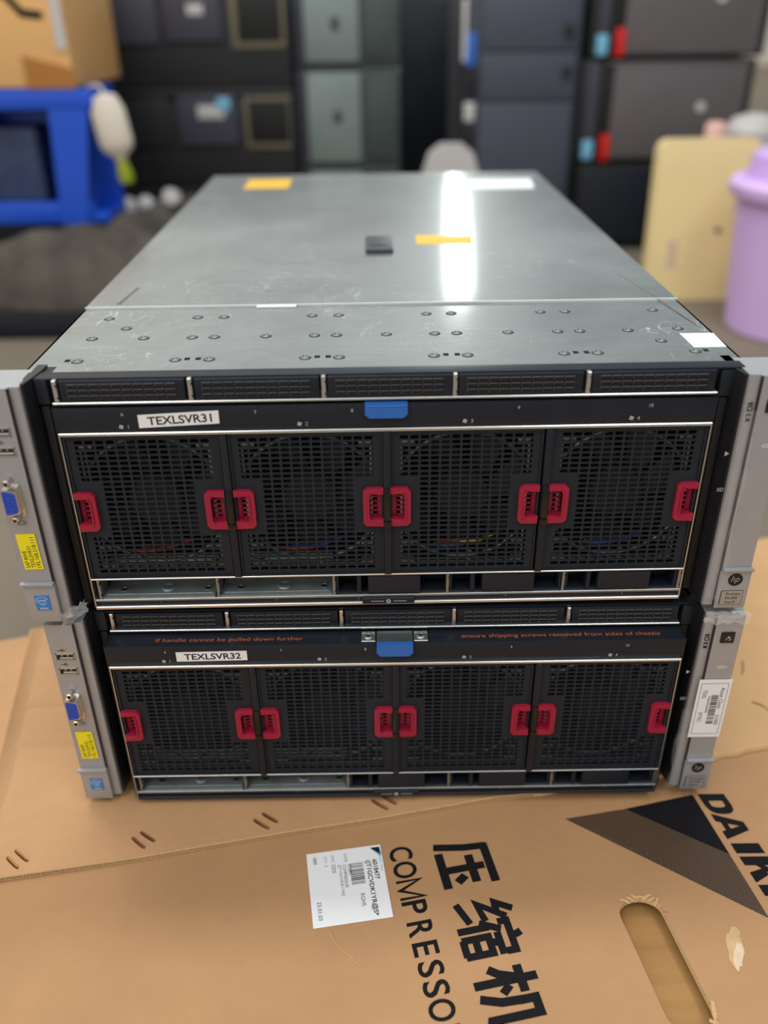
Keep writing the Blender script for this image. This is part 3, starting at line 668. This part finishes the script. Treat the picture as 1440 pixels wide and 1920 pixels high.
        b.text('TEXL', c + dn * -.0185 + rt * -.0062, dn, rt, .0085, .0030, 'ink_black', anchor='l'); b.text('3ITEC', c + dn * .0030 + rt * -.0062, dn, rt, .0098, .0028, 'ink_black', anchor='l')
        b.build('asset_label', e, 'white barcode label with a black frame')
    return e

def build_server(sv, title, title_rect, ip, asset, out, lid_detail):
    """sv: the thing's Empty; out: how far the fan drawer is pulled forward"""
    # chassis
    b = MB()
    b.box(-.2222, -.2208, .020, .775, 0, .1725, 'galvanised'); b.box(.2208, .2222, .020, .775, 0, .1725, 'galvanised'); b.box(-.2222, .2222, .020, .775, 0, .0015, 'galvanised')
    b.box(-.2222, .2222, .7735, .775, 0, .1725, 'galvanised'); b.box(-.2208, .2208, .062, .066, .0015, .172, 'deep_black'); b.box(-.2208, .2208, .020, .062, .1565, .1580, 'deep_black')
    b.box(-.2222, -.2050, .020, .022, 0, .1725, 'ear_dark'); b.box(.2050, .2222, .020, .022, 0, .1725, 'ear_dark')
    b.build('chassis', sv)
    # lid in two sections
    lid = MB(); z0, z1 = .1725, .1740
    hx = [(-.2035, -.2000), (-.1275, -.1240), (-.1205, -.1170), (-.0447, -.0412), (-.0377, -.0342), (.0375, .0410), (.0447, .0482), (.1205, .1240), (.1275, .1310), (.2040, .2075)]
    ya, yb = .0338, .0388
    def slab(x0, x1, y0, y1): lid.box(x0, x1, y0, y1, z0, z1, 'lid_steel')
    slab(-.2226, .2226, .0150, ya); slab(-.2226, .2226, yb, .1490)
    cur = -.2226
    for a, c in hx: slab(cur, a, ya, yb); cur = c
    slab(cur, .2226, ya, yb)
    lid.box(-.2226, .2226, .0142, .0156, .1690, .1740, 'lid_steel')
    lid.box(-.2226, -.2212, .0150, .1490, .160, .174, 'lid_steel'); lid.box(.2212, .2226, .0150, .1490, .160, .174, 'lid_steel')
    fl = lid.build('front_lid', sv, 'riveted front section of the steel lid')
    b = MB(); b.box(-.2188, .2188, .0030, .0142, .1738 if False else .1736, .1748, 'bezel_black', .0004); b.box(-.2188, .2188, .006, .016, .1700, .1738, 'bezel_black'); b.build('lid_trim', sv, 'dark trim under the lid edge')
    rl = MB(); rl.box(-.2226, .2226, .1500, .7780, .1728, .1752 if lid_detail else .1738, 'lid_steel', .0003, 1)
    if lid_detail: rl.box(-.0940, -.0640, .1445, .151, .1738, .1754, 'seam_highlight', .0003, 1); rl.box(.086, .2226, .1486, .1502, .1736, .1755, 'seam_highlight'); rl.box(-.2226, .086, .1491, .1503, .1736, .1755, 'seam_highlight')  # light caught by the raised lip is put into its near-white colour
    rl.box(-.2226, -.2212, .150, .778, .162, .1745, 'lid_steel'); rl.box(.2212, .2226, .150, .778, .162, .1745, 'lid_steel')
    if lid_detail:
        rlo = rl.build('rear_lid', sv, 'plain rear section of the steel lid')
        rv = MB(); rv.lathe([(.0040, 0), (.0040, .00012), (.0036, .00015)], (0, 0, 0), Z, 'rivet_shade', 20); rv.lathe([(.0034, 0), (.0034, .0004), (.0027, .0008), (.0017, .0009), (.0013, .0003), (.0005, .0001)], (0, 0, 0), Z, 'rivet_steel', 20); rvm = rv.mesh('rivet', 60)
        for x in (-.198, -.134, -.115, -.051, -.032, .032, .050, .115, .133, .197): link('rivet', rvm, fl, None, (x, .1245, .1740))
        for x, y in ((-.180, .101), (.202, .081), (.183, .056)): link('rivet', rvm, fl, None, (x, y, .1740))
        for x in (-.198, -.163, -.130, -.115, -.080, -.047, -.032, .002, .035, .050, .085, .119, .134, .167): link('rivet', rvm, fl, None, (x, .0790, .1740))
        for x in (-.195, -.133, -.1115, -.0505, -.0290, .0315, .0530, .1145, .136, .1985): link('rivet', rvm, fl, None, (x, .0345, .1740))
        b = MB(); b.box(-.0125, .0128, .308, .367, .1748, .1785, 'dark_grey_plastic', .0012); b.box(-.008, .008, .325, .330, .1783, .1789, 'bezel_black', .0002); b.build('lid_latch', rlo, 'black square lid latch')
        b = MB(); b.box(-.169, -.112, .668, .740, .1751, .1755, 'sticker_yellow'); b.build('warning_sticker', rlo, 'plain yellow sticker at the rear left of the lid')
        b = MB(); b.prism([(.0355, .342), (.0870, .340), (.0905, .376), (.0365, .381)], (0, 0, .1751), X, Y, Z, .0004, 'sticker_yellow'); b.build('warning_sticker', rlo, 'yellow sticker near the lid latch')
        b = MB(); b.prism([(.112, .642), (.198, .640), (.205, .716), (.124, .716)], (0, 0, .1751), X, Y, Z, .0004, 'label_white'); b.build('paper_label', rlo, 'white paper label at the rear right of the lid')
        b = MB(); b.prism([(.2000, .0415), (.2210, .0415), (.2222, .0695), (.1995, .0700)], (0, 0, .1739), X, Y, Z, .0004, 'label_white'); b.build('square_sticker', fl, 'white square sticker at the right front corner of the lid')
        b = MB(); b.prism([(-.2010, .157), (-.1975, .156), (-.1955, .185), (-.1935, .203), (-.1962, .204), (-.1985, .180)], (0, 0, .1751), X, Y, Z, .00015, 'stain_brown'); b.build('stain', rlo, 'short brown stain on the lid')
        b = MB(); b.tube([(.1965, .222, .1752), (.207, .155, .1752), (.2175, .082, .1740)], .0003, 'stain_brown', 5); b.build('scratch', rlo, 'long dark scratch at the right edge')
    else: rl.build('rear_lid', sv)
    # upper row of slim blanks
    xs = (-.2005, -.1192, -.0385, .0412, .1223)
    for x in xs:
        b = MB(); b.box(x - .0004, x + .0022, -.0006, .012, .1602, .1745, 'bright_steel', .0003, 1)
        for z in (.1634, .1712): b.box(x + .0016, x + .0026, -.0010, .001, z - .0006, z + .0006, 'ink_black')
        b.build('bay_divider', sv, 'pale metal divider')
    for i, x in enumerate(xs): link('drive_blank', BL, sv, None, (x + .0032, 0, 0))
    b = MB(); b.box(-.2028, .2030, -.0008, .014, .1587, .1603, 'bright_steel', .0004, 1); b.build('bay_rail', sv, 'bright steel rail under the blanks')
    b = MB(); b.box(-.205, .205, .006, .016, .1560, .1590, 'deep_black'); b.build('rail_gap', sv, 'dark gap behind the drawer')
    # fan drawer: bezel, frame, fans, lower bays
    dz = -out * .05
    def dl(name, b, parent=sv, label=None): return b.build(name, parent, label, (0, -out, dz))
    b = MB(); b.box(-.2045, .2048, 0, .020 + out, .1405, .1566, 'bezel_black', .0012); panel = dl('drawer_panel', b, sv, 'black bezel strip above the fans')
    b = MB()
    for n, x in zip('6 7 8 9 10'.split(), (-.1618, -.0802, -.0209, .0818, .1636)): b.text(n, (x, -.0002, .1520), FX, FZ, None, .0022, 'mark_grey')
    for n, x in zip('1234', (-.1614, -.0514, .0510, .1545)):
        fan_icon(b, (x - .0022, -.0002, .1437), .0016, 'mark_grey'); b.text(n, (x + .0022, -.0002, .1437), FX, FZ, None, .0024, 'mark_grey')
    if out > .005:                                       # warning on the uncovered top face of the drawer
        b.text('If handle cannot be pulled down further', (-.169, .0064, .15675), X, Y, .1040, .0052, 'mark_orange', anchor='l')
        b.text('ensure shipping screws removed from sides of chassis', (.0470, .0066, .15675), X, Y, .1405, .0052, 'mark_orange', anchor='l')
    b.build('panel_marking', panel, 'small printed numbers and fan symbols')
    x0, x1, za, zb, tl = title_rect
    b = MB(); b.prism([(x0, za), (x1, za + tl), (x1, zb + tl), (x0, zb)], (0, -.0001, 0), X, Z, -Y, .0003, 'label_white')
    e = Vector((x1 - x0, 0, tl)).normalized(); up = Vector((-e.z, 0, e.x))
    b.text(title, ((x0 + x1) / 2 + .0006, -.00045, (za + zb + tl) / 2), e, up, (x1 - x0) * .80, (zb - za) * .66, 'ink_black', bold=.02); b.build('name_label', panel, 'white name label reading ' + title)
    if out > .005:
        for x in (-.0188, .0183):
            b = MB(); b.box(x - .0050, x + .0050, .0015, .0130, .1566, .1578, 'bright_steel', .0004, 1); b.lathe([(.0034, 0), (.0034, .0006), (.0028, .0010), (.0016, .0010), (.0012, .0004)], (x, .0072, .1578), Z, 'bright_steel', 20); b.cyl((x, .0072, .1583), Z, .0012, .0002, 'ink_black', 10); b.build('screw_plate', panel, 'small steel plate with a screw')
        b = MB(); b.box(-.0128, .0124, -.0015, .0125, .1566, .1582, 'galvanised', .0004, 1); b.prism([(-.0128, .1590), (.0124, .1590), (.0126, .1516), (.0098, .1487), (-.0102, .1487), (-.0130, .1516)], (0, -.0012, 0), X, Z, -Y, .0035, 'latch_blue'); b.build('drawer_latch', panel, 'blue drawer release latch with a steel tongue')
    else:
        b = MB(); b.prism([(-.0130, .1574), (.0132, .1574), (.0132, .1502), (.0105, .1478), (-.0102, .1478), (-.0130, .1502)], (0, .001, 0), X, Z, -Y, .0045, 'latch_blue'); b.box(-.0124, .0126, -.0038, -.0030, .1552, .1562, 'latch_blue', .0003, 1); b.build('drawer_latch', panel, 'blue drawer release latch')
    b = MB(); b.box(-.2032, .2034, -.0016, .016, .1378, .1402, 'bright_steel', .0005, 1); b.box(-.2030, -.2023, -.001, .016, .0070, .139, 'bright_steel'); b.box(.2025, .2032, -.001, .016, .0070, .139, 'bright_steel'); b.box(-.2025, .2025, -.0012, .016, .0304, .0317, 'bright_steel', .0003, 1)
    dl('drawer_frame', b, sv, 'thin bright steel frame around the fans')
    b = MB(); b.box(-.2045, -.2033, .0005, .030, .0070, .157, 'deep_black'); dl('drawer_side', b); b = MB(); b.box(.2035, .2047, .0005, .030, .0070, .157, 'deep_black'); dl('drawer_side', b)
    for k, x in enumerate(FANX):
        m = link('fan_module', GR, sv, 'black perforated fan module', (x, -out + .0004, dz))
        link('handle', HL, m, 'crimson left finger grip'); link('handle', HR, m, 'crimson right finger grip'); link('fan_rotor', RO, m); link('bracket', BR, m)
        cols = [('wire_red', 'wire_black', 'wire_red'), ('wire_red', 'wire_blue', 'wire_blue'), ('wire_blue', 'wire_yellow', 'wire_red', 'wire_yellow'), ('wire_blue', 'wire_yellow', 'wire_blue')][k]
        random.seed(k * 7 + int(out * 1000))
        if out < .005:
            for i, c in enumerate(cols):
                xx = .042 + i * .004; b = MB(); z = .0500 + i * .0011
                b.tube([(xx - .016, .009, z - .002), (xx - .006, .0040, z), (xx + .006, .0036, z + .001), (xx + .018, .009, z + .002 + i * .0005)], .0010, c, 6); b.build('wire', m)
    for x in DIV:
        b = MB(); b.box(x - .0024, x + .0024, -.0025, .012, .0318, .1376, 'bezel_black', .0009); b.box(x - .0026, x + .0026, -.0048, -.001, .0700, .0745, 'gloss_black', .0006); b.box(x - .0019, x + .0019, -.0040, -.001, .0745, .0985, 'gloss_black', .0006)
        dl('fan_divider', b, sv, 'black bar between two fan modules')
    bx = (-.1990, -.1176, -.0377, .0406, .1206, .2008)
    for i, x in enumerate(bx):
        b = MB(); b.box(x - .0005, x + .0016, -.0002, .016, .0142, .0306, 'galvanised', .0003, 1)
        for z in (.0175, .0270): b.box(x + .0010, x + .0019, -.0005, .0012, z - .0006, z + .0006, 'ink_black')
        if i < 5 or True: dl('bay_divider', b, sv, 'pale metal divider')
    for i, x in enumerate(bx[:5]): link('empty_bay' if i < 2 else 'bay_blank', TB if i < 2 else LB, sv, 'bare steel empty bay' if i < 2 else 'black bay blank', (x + .0018, -out, dz))
    b = MB(); b.box(-.2025, .2030, -.0006, .016, .0122, .0142, 'galvanised', .0004, 1); b.box(-.2025, .2035, .001, .016, .0085, .0122, 'bezel_black'); b.box(-.2030, .2037, -.0010, .016, .0058, .0084, 'bright_steel' if out < .005 else 'bezel_black', .0005, 1)
    r = dl('bottom_rail', b, sv, 'narrow rail below the bays')
    b = MB(); b.box(-.0179, .0182, -.0024, .001, .0074, .0124, 'bezel_black', .0004, 1)
    ring = [(.0013 * math.cos(2 * math.pi * k / 16), .0013 * math.sin(2 * math.pi * k / 16)) for k in range(17)]
    b.strokes([ring, [(0, -.0005), (0, .0007)]], (.0002, -.0026, .0099), FX, FZ, .0004, 'mark_white'); b.strokes([[(-.0120, 0), (-.0030, 0)], [(.0035, 0), (.0125, 0)]], (.0002, -.0026, .0099), FX, FZ, .0003, 'mark_white')
    b.build('pull_tab', r, 'black information pull tab')
    b = MB()
    for n, x in zip('12345', (-.158, -.0777, -.0205, .0820, .1634)): b.text(n, (x, .0008, .0104), FX, FZ, None, .0013, 'mark_grey')
    b.build('bay_number', r, 'tiny grey bay numbers')
    ear_left(sv, ip, title); ear_right(sv, asset)

low = thing('rack_server', 'lower black rack server labelled TEXLSVR32, standing on the cardboard with its fan drawer pulled out', 'server', (0, 0, .0004), 0, 'stacked rack servers')
build_server(low, 'TEXLSVR32', (-.1544, -.1044, .1434, .1516, .0005), ('SAP BWP', 'TEXLSVR32', '192.168.218.112'), True, .0140, False)
top = thing('rack_server', 'upper rack server labelled TEXLSVR31 with bare scratched steel lid, resting on the other server', 'server', (-.00442, -.00123, .17549), .008226, 'stacked rack servers')
build_server(top, 'TEXLSVR31', (-.1525, -.1028, .1428, .1514, .0022), ('SAP BWE', 'TEXLSVR31', '192.168.218.111'), False, 0.0, True)

# clear wrap left on the bezels
def film(path, w, name, label, seed, up=Z, m='clear_film'):
    random.seed(seed); b = MB(); v = []; f = []; n = 7
    for i, p in enumerate(path):
        for j in range(n):
            t = j / (n - 1) - .5
            v.append(Vector(p) + up * (t * w) + Vector((random.uniform(-1, 1), random.uniform(-1.2, .2), random.uniform(-1, 1))) * .0014)
    for i in range(len(path) - 1):
        for j in range(n - 1): f.append((i * n + j, (i + 1) * n + j, (i + 1) * n + j + 1, i * n + j + 1))
    b.add(v, f, m, False); return tag(b.build(name), label, 'plastic film')
film([(.2130 + .0026 * k, -.0172 + .0004 * math.sin(k), .1772 + .0004 * math.sin(k * 1.7)) for k in range(13)], .0095, 'plastic_wrap', 'crumpled clear plastic film between the two right bezels', 3)
film([(.2165 + .0004 * math.sin(k), -.0128, .190 + .0115 * k) for k in range(13)], .0085, 'plastic_wrap', 'clear plastic strip along the right bezel of the upper server', 5, X, 'clear_film_thin')
film([(.2160 + .0004 * math.sin(k), -.0132, .010 + .010 * k) for k in range(9)], .0080, 'plastic_wrap', 'clear plastic strip along the right bezel of the lower server', 8, X, 'clear_film_thin')
film([(-.2260 + .0022 * k, -.0170 + .0016 * k * .5, .1830 + .0012 * k) for k in range(8)], .010, 'plastic_wrap', 'clear film scrap at the foot of the upper left bezel', 7)

# ------------------------------------------------------------------ room behind
def unit(name, label, cat, x0, x1, y0, y1, z0, z1, body, parts, group=None, bev=.006):
    t = thing(name, label, cat, ((x0 + x1) / 2, y0, z0), 0, group); cx = (x0 + x1) / 2
    b = MB(); b.box(x0 - cx, x1 - cx, 0, y1 - y0, 0, z1 - z0, body, bev); b.build('body', t)
    for nm, lb, a0, a1, c0, c1, d, m in parts:
        b = MB(); b.box(a0 - cx, a1 - cx, -d, .004, c0 - z0, c1 - z0, m, min(.003, d * .4) if d > 0 else 0); b.build(nm, t, lb)
    return t
# left stack of dark units with small display windows
zs = [-.022, .19, .395, .60]
gl = 'dark storage units stacked at the left'
desc = ['lowest of the dark storage units stacked behind the blue crate', 'dark storage unit with white labels and tan framed window in the left stack', 'topmost dark storage unit of the left stack, with grey panels']
zz = [(-.022, .150), (.150, .392), (.392, .62)]
for k, (a, c) in enumerate(zz):
    ps = [('handle_bar', 'dark handle bar', -.70, -.235, c - .020, c - .008, .010, 'unit_black')]
    if k == 1:
        ps += [('grey_panel', None, -.52, -.37, .255, .375, .010, 'unit_panel'), ('window_frame', 'tan frame', -.350, -.232, .245, .372, .006, 'window_tan'), ('window', 'black window', -.340, -.235, .258, .360, .0075, 'deep_black'),
               ('paper_label', 'white label', -.470, -.400, .318, .350, .0125, 'white_grey'), ('paper_label', 'pale blue label', -.418, -.385, .335, .368, .0135, 'tag_blue'), ('dark_panel', None, -.66, -.545, .25, .38, .006, 'unit_black')]
    if k == 2:
        ps += [('grey_panel', None, -.53, -.390, .495, .61, .010, 'unit_panel'), ('window_frame', 'tan frame', -.365, -.232, .478, .61, .006, 'window_tan'), ('window', 'black window', -.350, -.240, .492, .60, .0075, 'deep_black'), ('dark_panel', None, -.70, -.545, .490, .61, .008, 'unit_panel'), ('paper_label', 'white label', -.47, -.43, .55, .575, .0125, 'white_grey')]
    unit('storage_unit', desc[k], 'server', -.80, -.222, 1.96, 2.55, a, c - .002, 'unit_black', ps, gl)
# grey-green computer cases
dg = ['lowest grey-green computer case left of the dark gap', 'middle grey-green computer case left of the dark gap, with a round lock', 'topmost grey-green computer case left of the dark gap, with a round lock']
for k, (a, c) in enumerate(((-.022, .19), .19 and (.19, .43), (.43, .62))):
    unit('computer_case', dg[k], 'computer case', -.195, .055, 2.02, 2.5, a, c - .002, 'case_dark', [('front_panel', 'pale green front strip', -.190, -.05, a + .012, c - .012, .012, 'case_green'), ('lock', 'round dark lock', -.122, -.100, (a + c) / 2 - .01, (a + c) / 2 + .02, .016, 'case_dark'), ('side_strip', None, -.03, .05, a + .02, c - .02, .006, 'case_dark'), ('corner_post', 'dark post', -.215, -.195, a, c - .004, .008, 'unit_panel')], 'grey-green computer cases in a stack')
unit('dark_box', 'black box added as the darkness of the gap between the two stacks', 'cabinet', .07, .30, 2.9, 3.4, -.022, .60, 'deep_black', [('door', None, .08, .29, .0, .59, .008, 'bezel_black')])  # added black box, fills the gap between the stacks with darkness
# slate cabinet
unit('slate_cabinet', 'tall slate grey cabinet with a dark slot down its left edge', 'cabinet', .225, .518, 2.0, 2.6, -.022, .60, 'slate_edge', [
    ('door', 'slate grey door', .262, .505, .0, .345, .012, 'slate'), ('door', 'slate grey door', .262, .505, .350, .46, .012, 'slate'), ('door', 'slate grey door', .262, .505, .465, .59, .012, 'slate'),
    ('side_label', 'blue label', .220, .248, .430, .505, .010, 'latch_blue'), ('side_label', 'white label', .212, .224, .440, .58, .011, 'white_grey'), ('slot', 'black slot', .228, .252, .355, .425, .010, 'deep_black'), ('side_label', 'grey label', .222, .250, .300, .345, .010, 'white_grey'), ('slot', 'black slot', .225, .250, .20, .285, .010, 'deep_black'),
    ('knob', 'dark knob', .470, .490, .495, .525, .025, 'unit_black'), ('knob', 'dark knob', .472, .492, .405, .430, .025, 'unit_black')])
# right stack with red latches
dr = ['lower of the two brown-grey storage units with a red latch at the right', 'upper of the two brown-grey storage units with a red latch, at the top right']
for k, (a, c) in enumerate(((.200, .440), (.445, .70))):
    sh = -.012 if k == 0 else 0.0
    t = unit('storage_unit', dr[k], 'server', .535 + sh, .98 + sh, 1.98, 2.6, a, c, 'unit_black', [('front_cover', 'brown-grey cover', .615 + sh, .955 + sh, a + .008, c - .010, .016, 'unit_brown'), ('slot', 'black slot', .582 + sh, .610 + sh, a + .02, c - .006, .010, 'deep_black'), ('rail', 'grey rail', .555 + sh, .578 + sh, a + .01, c - .005, .010, 'unit_panel'),
        ('latch', 'red latch', .594 + sh, .618 + sh, a + .004, a + .066, .024, 'latch_red'), ('tag', 'pale blue tag', .550 + sh, .576 + sh, a + .006, a + .052, .016, 'tag_blue'), ('edge_rail', 'pale edge rail', .60 + sh, .96 + sh, c - .012, c - .004, .018, 'unit_brown'), ('emblem', 'small red emblem', .650 + sh, .685 + sh, a + .028, a + .042, .018, 'stain_brown')], 'storage units with red latches')
    b = MB(); b.cyl((.845 - .7575, -.017, .13), -Y, .012, .004, 'white_grey', 16); b.build('round_button', t, 'pale round button')
unit('dark_box', 'low black cabinet under the storage units with red latches', 'cabinet', .525, .95, 1.93, 2.6, -.022, .196, 'deep_black', [('door', None, .535, .73, 0, .185, .010, 'bezel_black'), ('door', None, .74, .94, 0, .185, .010, 'bezel_black')])

# blue crate with a carton on it, left
base = unit('dark_chest', 'low dark navy chest under the blue crate at the left edge', 'box', -1.05, -.715, 1.52, 1.72, -.022, .150, 'deep_black', [('lid', 'navy lid', -1.04, -.72, .115, .148, .008, 'bezel_black')])
cr = thing('plastic_crate', 'blue plastic crate with open front at the left edge, under the brown carton', 'crate', (-.80, 1.5, .150))
b = MB(); x0, x1, h, d = -.22, .195, .270, .15
b.box(x0, x1, 0, d, 0, .02, 'crate_blue', .004); b.box(x0, x1, d - .02, d, 0, h, 'crate_blue', .004); b.box(x0, x0 + .02, 0, d, 0, h, 'crate_blue', .004)
b.prism([(x1 - .105, 0), (x1 - .045, 0), (x1, h), (x1 - .085, h)], (0, -.012, 0), X, Z, Y, .03, 'crate_blue'); b.prism([(x1 - .06, 0), (x1 - .045, 0), (x1, h), (x1 - .015, h)], (0, 0, 0), X, Z, Y, d, 'crate_blue')
b.box(x0, x1 - .03, -.004, .016, 0, .045, 'crate_blue', .004); b.build('basket', cr)
b = MB(); b.box(x0 - .01, x1 + .008, -.014, d + .01, h - .04, h, 'crate_blue', .008); b.build('rim', cr, 'blue rim')
for (a0, a1, c0, c1) in ((-.20, -.055, .15, .215), (-.06, .06, .035, .195), (-.20, -.075, .045, .135)):
    b = MB(); b.box(a0, a1, .020, .125, c0, c1, 'crate_inner', .015); tag(b.build('fabric_bundle', None, None, (-.80, 1.5, .150)), {(-.20, -.055): 'slate blue bundle high at the left inside the blue crate', (-.06, .06): 'tall greyish bundle in the middle of the blue crate', (-.20, -.075): 'low bluish bundle at the left inside the blue crate'}[(a0, a1)], 'bundle', 'bundles inside the blue crate')
ct = thing('shipping_carton', 'brown cardboard carton standing on the blue crate, top left', 'cardboard box', (-.80, 1.5, .421))
b = MB(); b.box(-.22, .172, -.01, .36, 0, .30, 'carton_tan', .008); b.build('box_body', ct)
b = MB(); b.prism([(.075, .0), (.172, .0), (.172, .035), (.075, .06)], (0, -.012, 0), X, Z, -Y, .003, 'carton_shade'); b.build('folded_flap', ct, 'darker folded flap')
b = MB(); b.strokes([[(.06, .17), (.09, .135), (.13, .13)]], (0, -.0115, 0), X, Z, .014, 'print_black'); b.build('printed_arc', ct, 'dark printed arc')
b = MB(); b.box(.148, .168, -.0125, -.009, .07, .18, 'white_grey'); b.build('tape', ct, 'pale tape')
# bottle hooked over the crate's rim
bt = thing('spray_bottle', 'cream white bottle with lime cap hanging upside down on the blue crate rim', 'bottle', (-.562, 1.500, .300))
bt.rotation_euler = (0, math.radians(-8), 0)
b = MB(); b.lathe([(.012, -.020), (.016, -.012), (.032, .000), (.037, .016), (.036, .078), (.026, .104), (.010, .110)], (0, 0, 0), Z, 'cream', 28, sx=1.0, sy=.6); b.build('bottle_body', bt)
b = MB(); b.lathe([(.006, -.070), (.015, -.066), (.017, -.048), (.013, -.030), (.011, -.018)], (0, 0, 0), Z, 'lime', 18); b.build('cap', bt, 'lime green cap')
b = MB(); b.tube([(0, 0, .100), (0, .004, .118), (-.010, .012, .128), (-.030, .016, .127), (-.040, .016, .112)], .003, 'cream', 8); b.build('hook', bt, 'cream hook over the rim')
# dusty heap on the floor
def heap(cx, cy, rx, ry, h, seed, m, ex=2.2, z0=-.022):
    random.seed(seed); b = MB(); n, k = 40, 14; v = []; f = []; ph = [random.uniform(0, 6) for _ in range(8)]
    for i in range(k + 1):
        r = i / k
        for j in range(n):
            t = 2 * math.pi * j / n; e = 1 + .13 * math.sin(3 * t + ph[0]) + .08 * math.sin(5 * t + ph[1])
            x, y = rx * r * e * math.cos(t), ry * r * e * math.sin(t)
            z = h * (1 - r ** ex) + .028 * (1 - r) * math.sin(22 * x + ph[2]) + .024 * math.sin(17 * y + 9 * x + ph[3]) * (1 - r * r) + .012 * math.sin(43 * x - 31 * y + ph[4]) * (1 - r * r)
            v.append((x, y, max(0, z)))
    for i in range(k):
        for j in range(n): f.append((i * n + j, (i + 1) * n + j, (i + 1) * n + (j + 1) % n, i * n + (j + 1) % n))
    b.add(v, f, m); return b.build('cloth_heap', None, None, (cx, cy, z0), 60)
unit('shadow_block', 'low black block added as the shadow under the broad cloth heap at the left', 'shadow block', -.98, -.33, 1.215, 1.500, -.022, .032, 'deep_black', [('shadow_front', None, -.97, -.34, -.012, .024, .006, 'bezel_black')])  # black block added in place of the shadow under the heap
tag(heap(-.62, 1.355, .265, .135, .150, 5, 'tarp', 2.6, .032), 'broad low heap of dusty grey-brown cloth nearest the camera on the floor at the left', 'cloth heap')
tag(heap(-.50, 1.74, .200, .175, .175, 8, 'tarp', 4), 'smaller dark cloth heap beside the blue crate, carrying three white crumpled balls', 'cloth heap')
random.seed(12)
for (x, y, z, r, lb) in ((-.615, 1.68, .148, .028, 'white crumpled ball nearest the blue crate on the cloth heap'), (-.560, 1.66, .158, .024, 'middle of the three white crumpled balls on the cloth heap'), (-.500, 1.66, .172, .026, 'white crumpled ball nearest the upper server on the cloth heap')):
    b = MB(); v = []; f = []; n, k = 14, 8
    for i in range(k + 1):
        a = math.pi * i / k
        for j in range(n):
            t = 2 * math.pi * j / n; q = r * random.uniform(.82, 1.1); v.append((q * math.sin(a) * math.cos(t), q * math.sin(a) * math.sin(t), q * math.cos(a) * .9))
    for i in range(k):
        for j in range(n): f.append((i * n + j, (i + 1) * n + j, (i + 1) * n + (j + 1) % n, i * n + (j + 1) % n))
    b.add(v, f, 'white_grey'); tag(b.build('paper_ball', None, None, (x, y, z)), lb, 'paper ball', 'white crumpled balls on the cloth heap')
# white round-backed chair behind the lid
ch = thing('plastic_chair', 'pale round-backed plastic chair just behind the upper server', 'chair', (.165, 1.68, -.022))
b = MB(); b.prism([(-.065, .0), (.065, .0), (.068, .10), (.052, .150), (.025, .170), (-.025, .170), (-.052, .150), (-.068, .10)], (0, -.012, .135), X, Z, Y, .024, 'white_grey'); b.build('backrest', ch)
b = MB(); b.box(-.07, .07, .0, .15, .125, .145, 'white_grey', .008); b.build('seat', ch)
for sx in (-.06, .06):
    for sy in (.012, .138): b = MB(); b.cyl((sx, sy, 0), Z, .009, .13, 'white_grey', 10); b.build('leg', ch)
# beige board, purple bin and what stands behind it
bo = thing('beige_board', 'tall pale yellow board with rounded top corners behind the purple bin', 'board', (.695, 1.43, -.022)); bo.rotation_euler = (math.radians(-4), 0, 0)
def rrect(w, h, r): 
    p = [(-w / 2, 0), (w / 2, 0)]
    for c, s in ((w / 2 - r, 0), (-w / 2 + r, 1)):
        for k in range(7): t = (0 if s == 0 else math.pi / 2) + math.pi / 2 * k / 6; p.append((c + r * math.cos(t), h - r + r * math.sin(t)))
    return p
b = MB(); b.prism(rrect(.215, .335, .024), (0, 0, 0), X, Z, Y, .035, 'beige'); b.build('panel', bo)
b = MB(); b.cyl((.040, -.0002, .150), -Y, .007, .001, 'stain_brown', 14); b.build('knot', bo, 'small dark knot'); b = MB(); b.prism([(-.065, .07), (-.045, .07), (-.045, .13), (-.065, .13)], (0, -.0002, 0), X, Z, -Y, .0006, 'kraft_scuff'); b.build('tape_patch', bo, 'pale tape patch')
bn = thing('waste_bin', 'pale purple plastic bin with rolled rim at the right edge', 'bin', (.835, 1.22, -.022))
b = MB(); b.lathe([(.125, 0), (.130, .004), (.152, .270), (.150, .272), (.128, .01)], (0, 0, 0), Z, 'bin_purple', 48); b.build('tub', bn)
b = MB(); b.lathe([(.150, .258), (.164, .258), (.168, .266), (.168, .280), (.163, .286), (.148, .286)], (0, 0, 0), Z, 'bin_purple', 48); b.build('rim', bn, 'rolled purple rim')
b = MB(); b.lathe([(.150, .284), (.140, .292), (.132, .330), (.120, .338), (.02, .340)], (0, 0, 0), Z, 'bin_purple_lid', 48); b.build('lid', bn, 'raised purple lid')
sh = unit('white_stool', 'pale stool behind the purple bin, holding a pink cup and a white bowl', 'stool', .72, 1.0, 1.56, 1.78, -.022, .265, 'white_grey', [])
b = MB(); b.lathe([(.018, 0), (.023, .004), (.024, .055), (.018, .064), (.004, .066)], (.752, 1.60, .265), Z, 'pink', 20); tag(b.build('cup'), 'pink cup standing behind the yellow board', 'cup')
b = MB(); b.lathe([(.03, 0), (.055, .010), (.062, .04), (.05, .065), (.02, .075)], (.86, 1.66, .265), Z, 'white_grey', 24); tag(b.build('bowl'), 'upturned white bowl behind the purple bin', 'bowl')
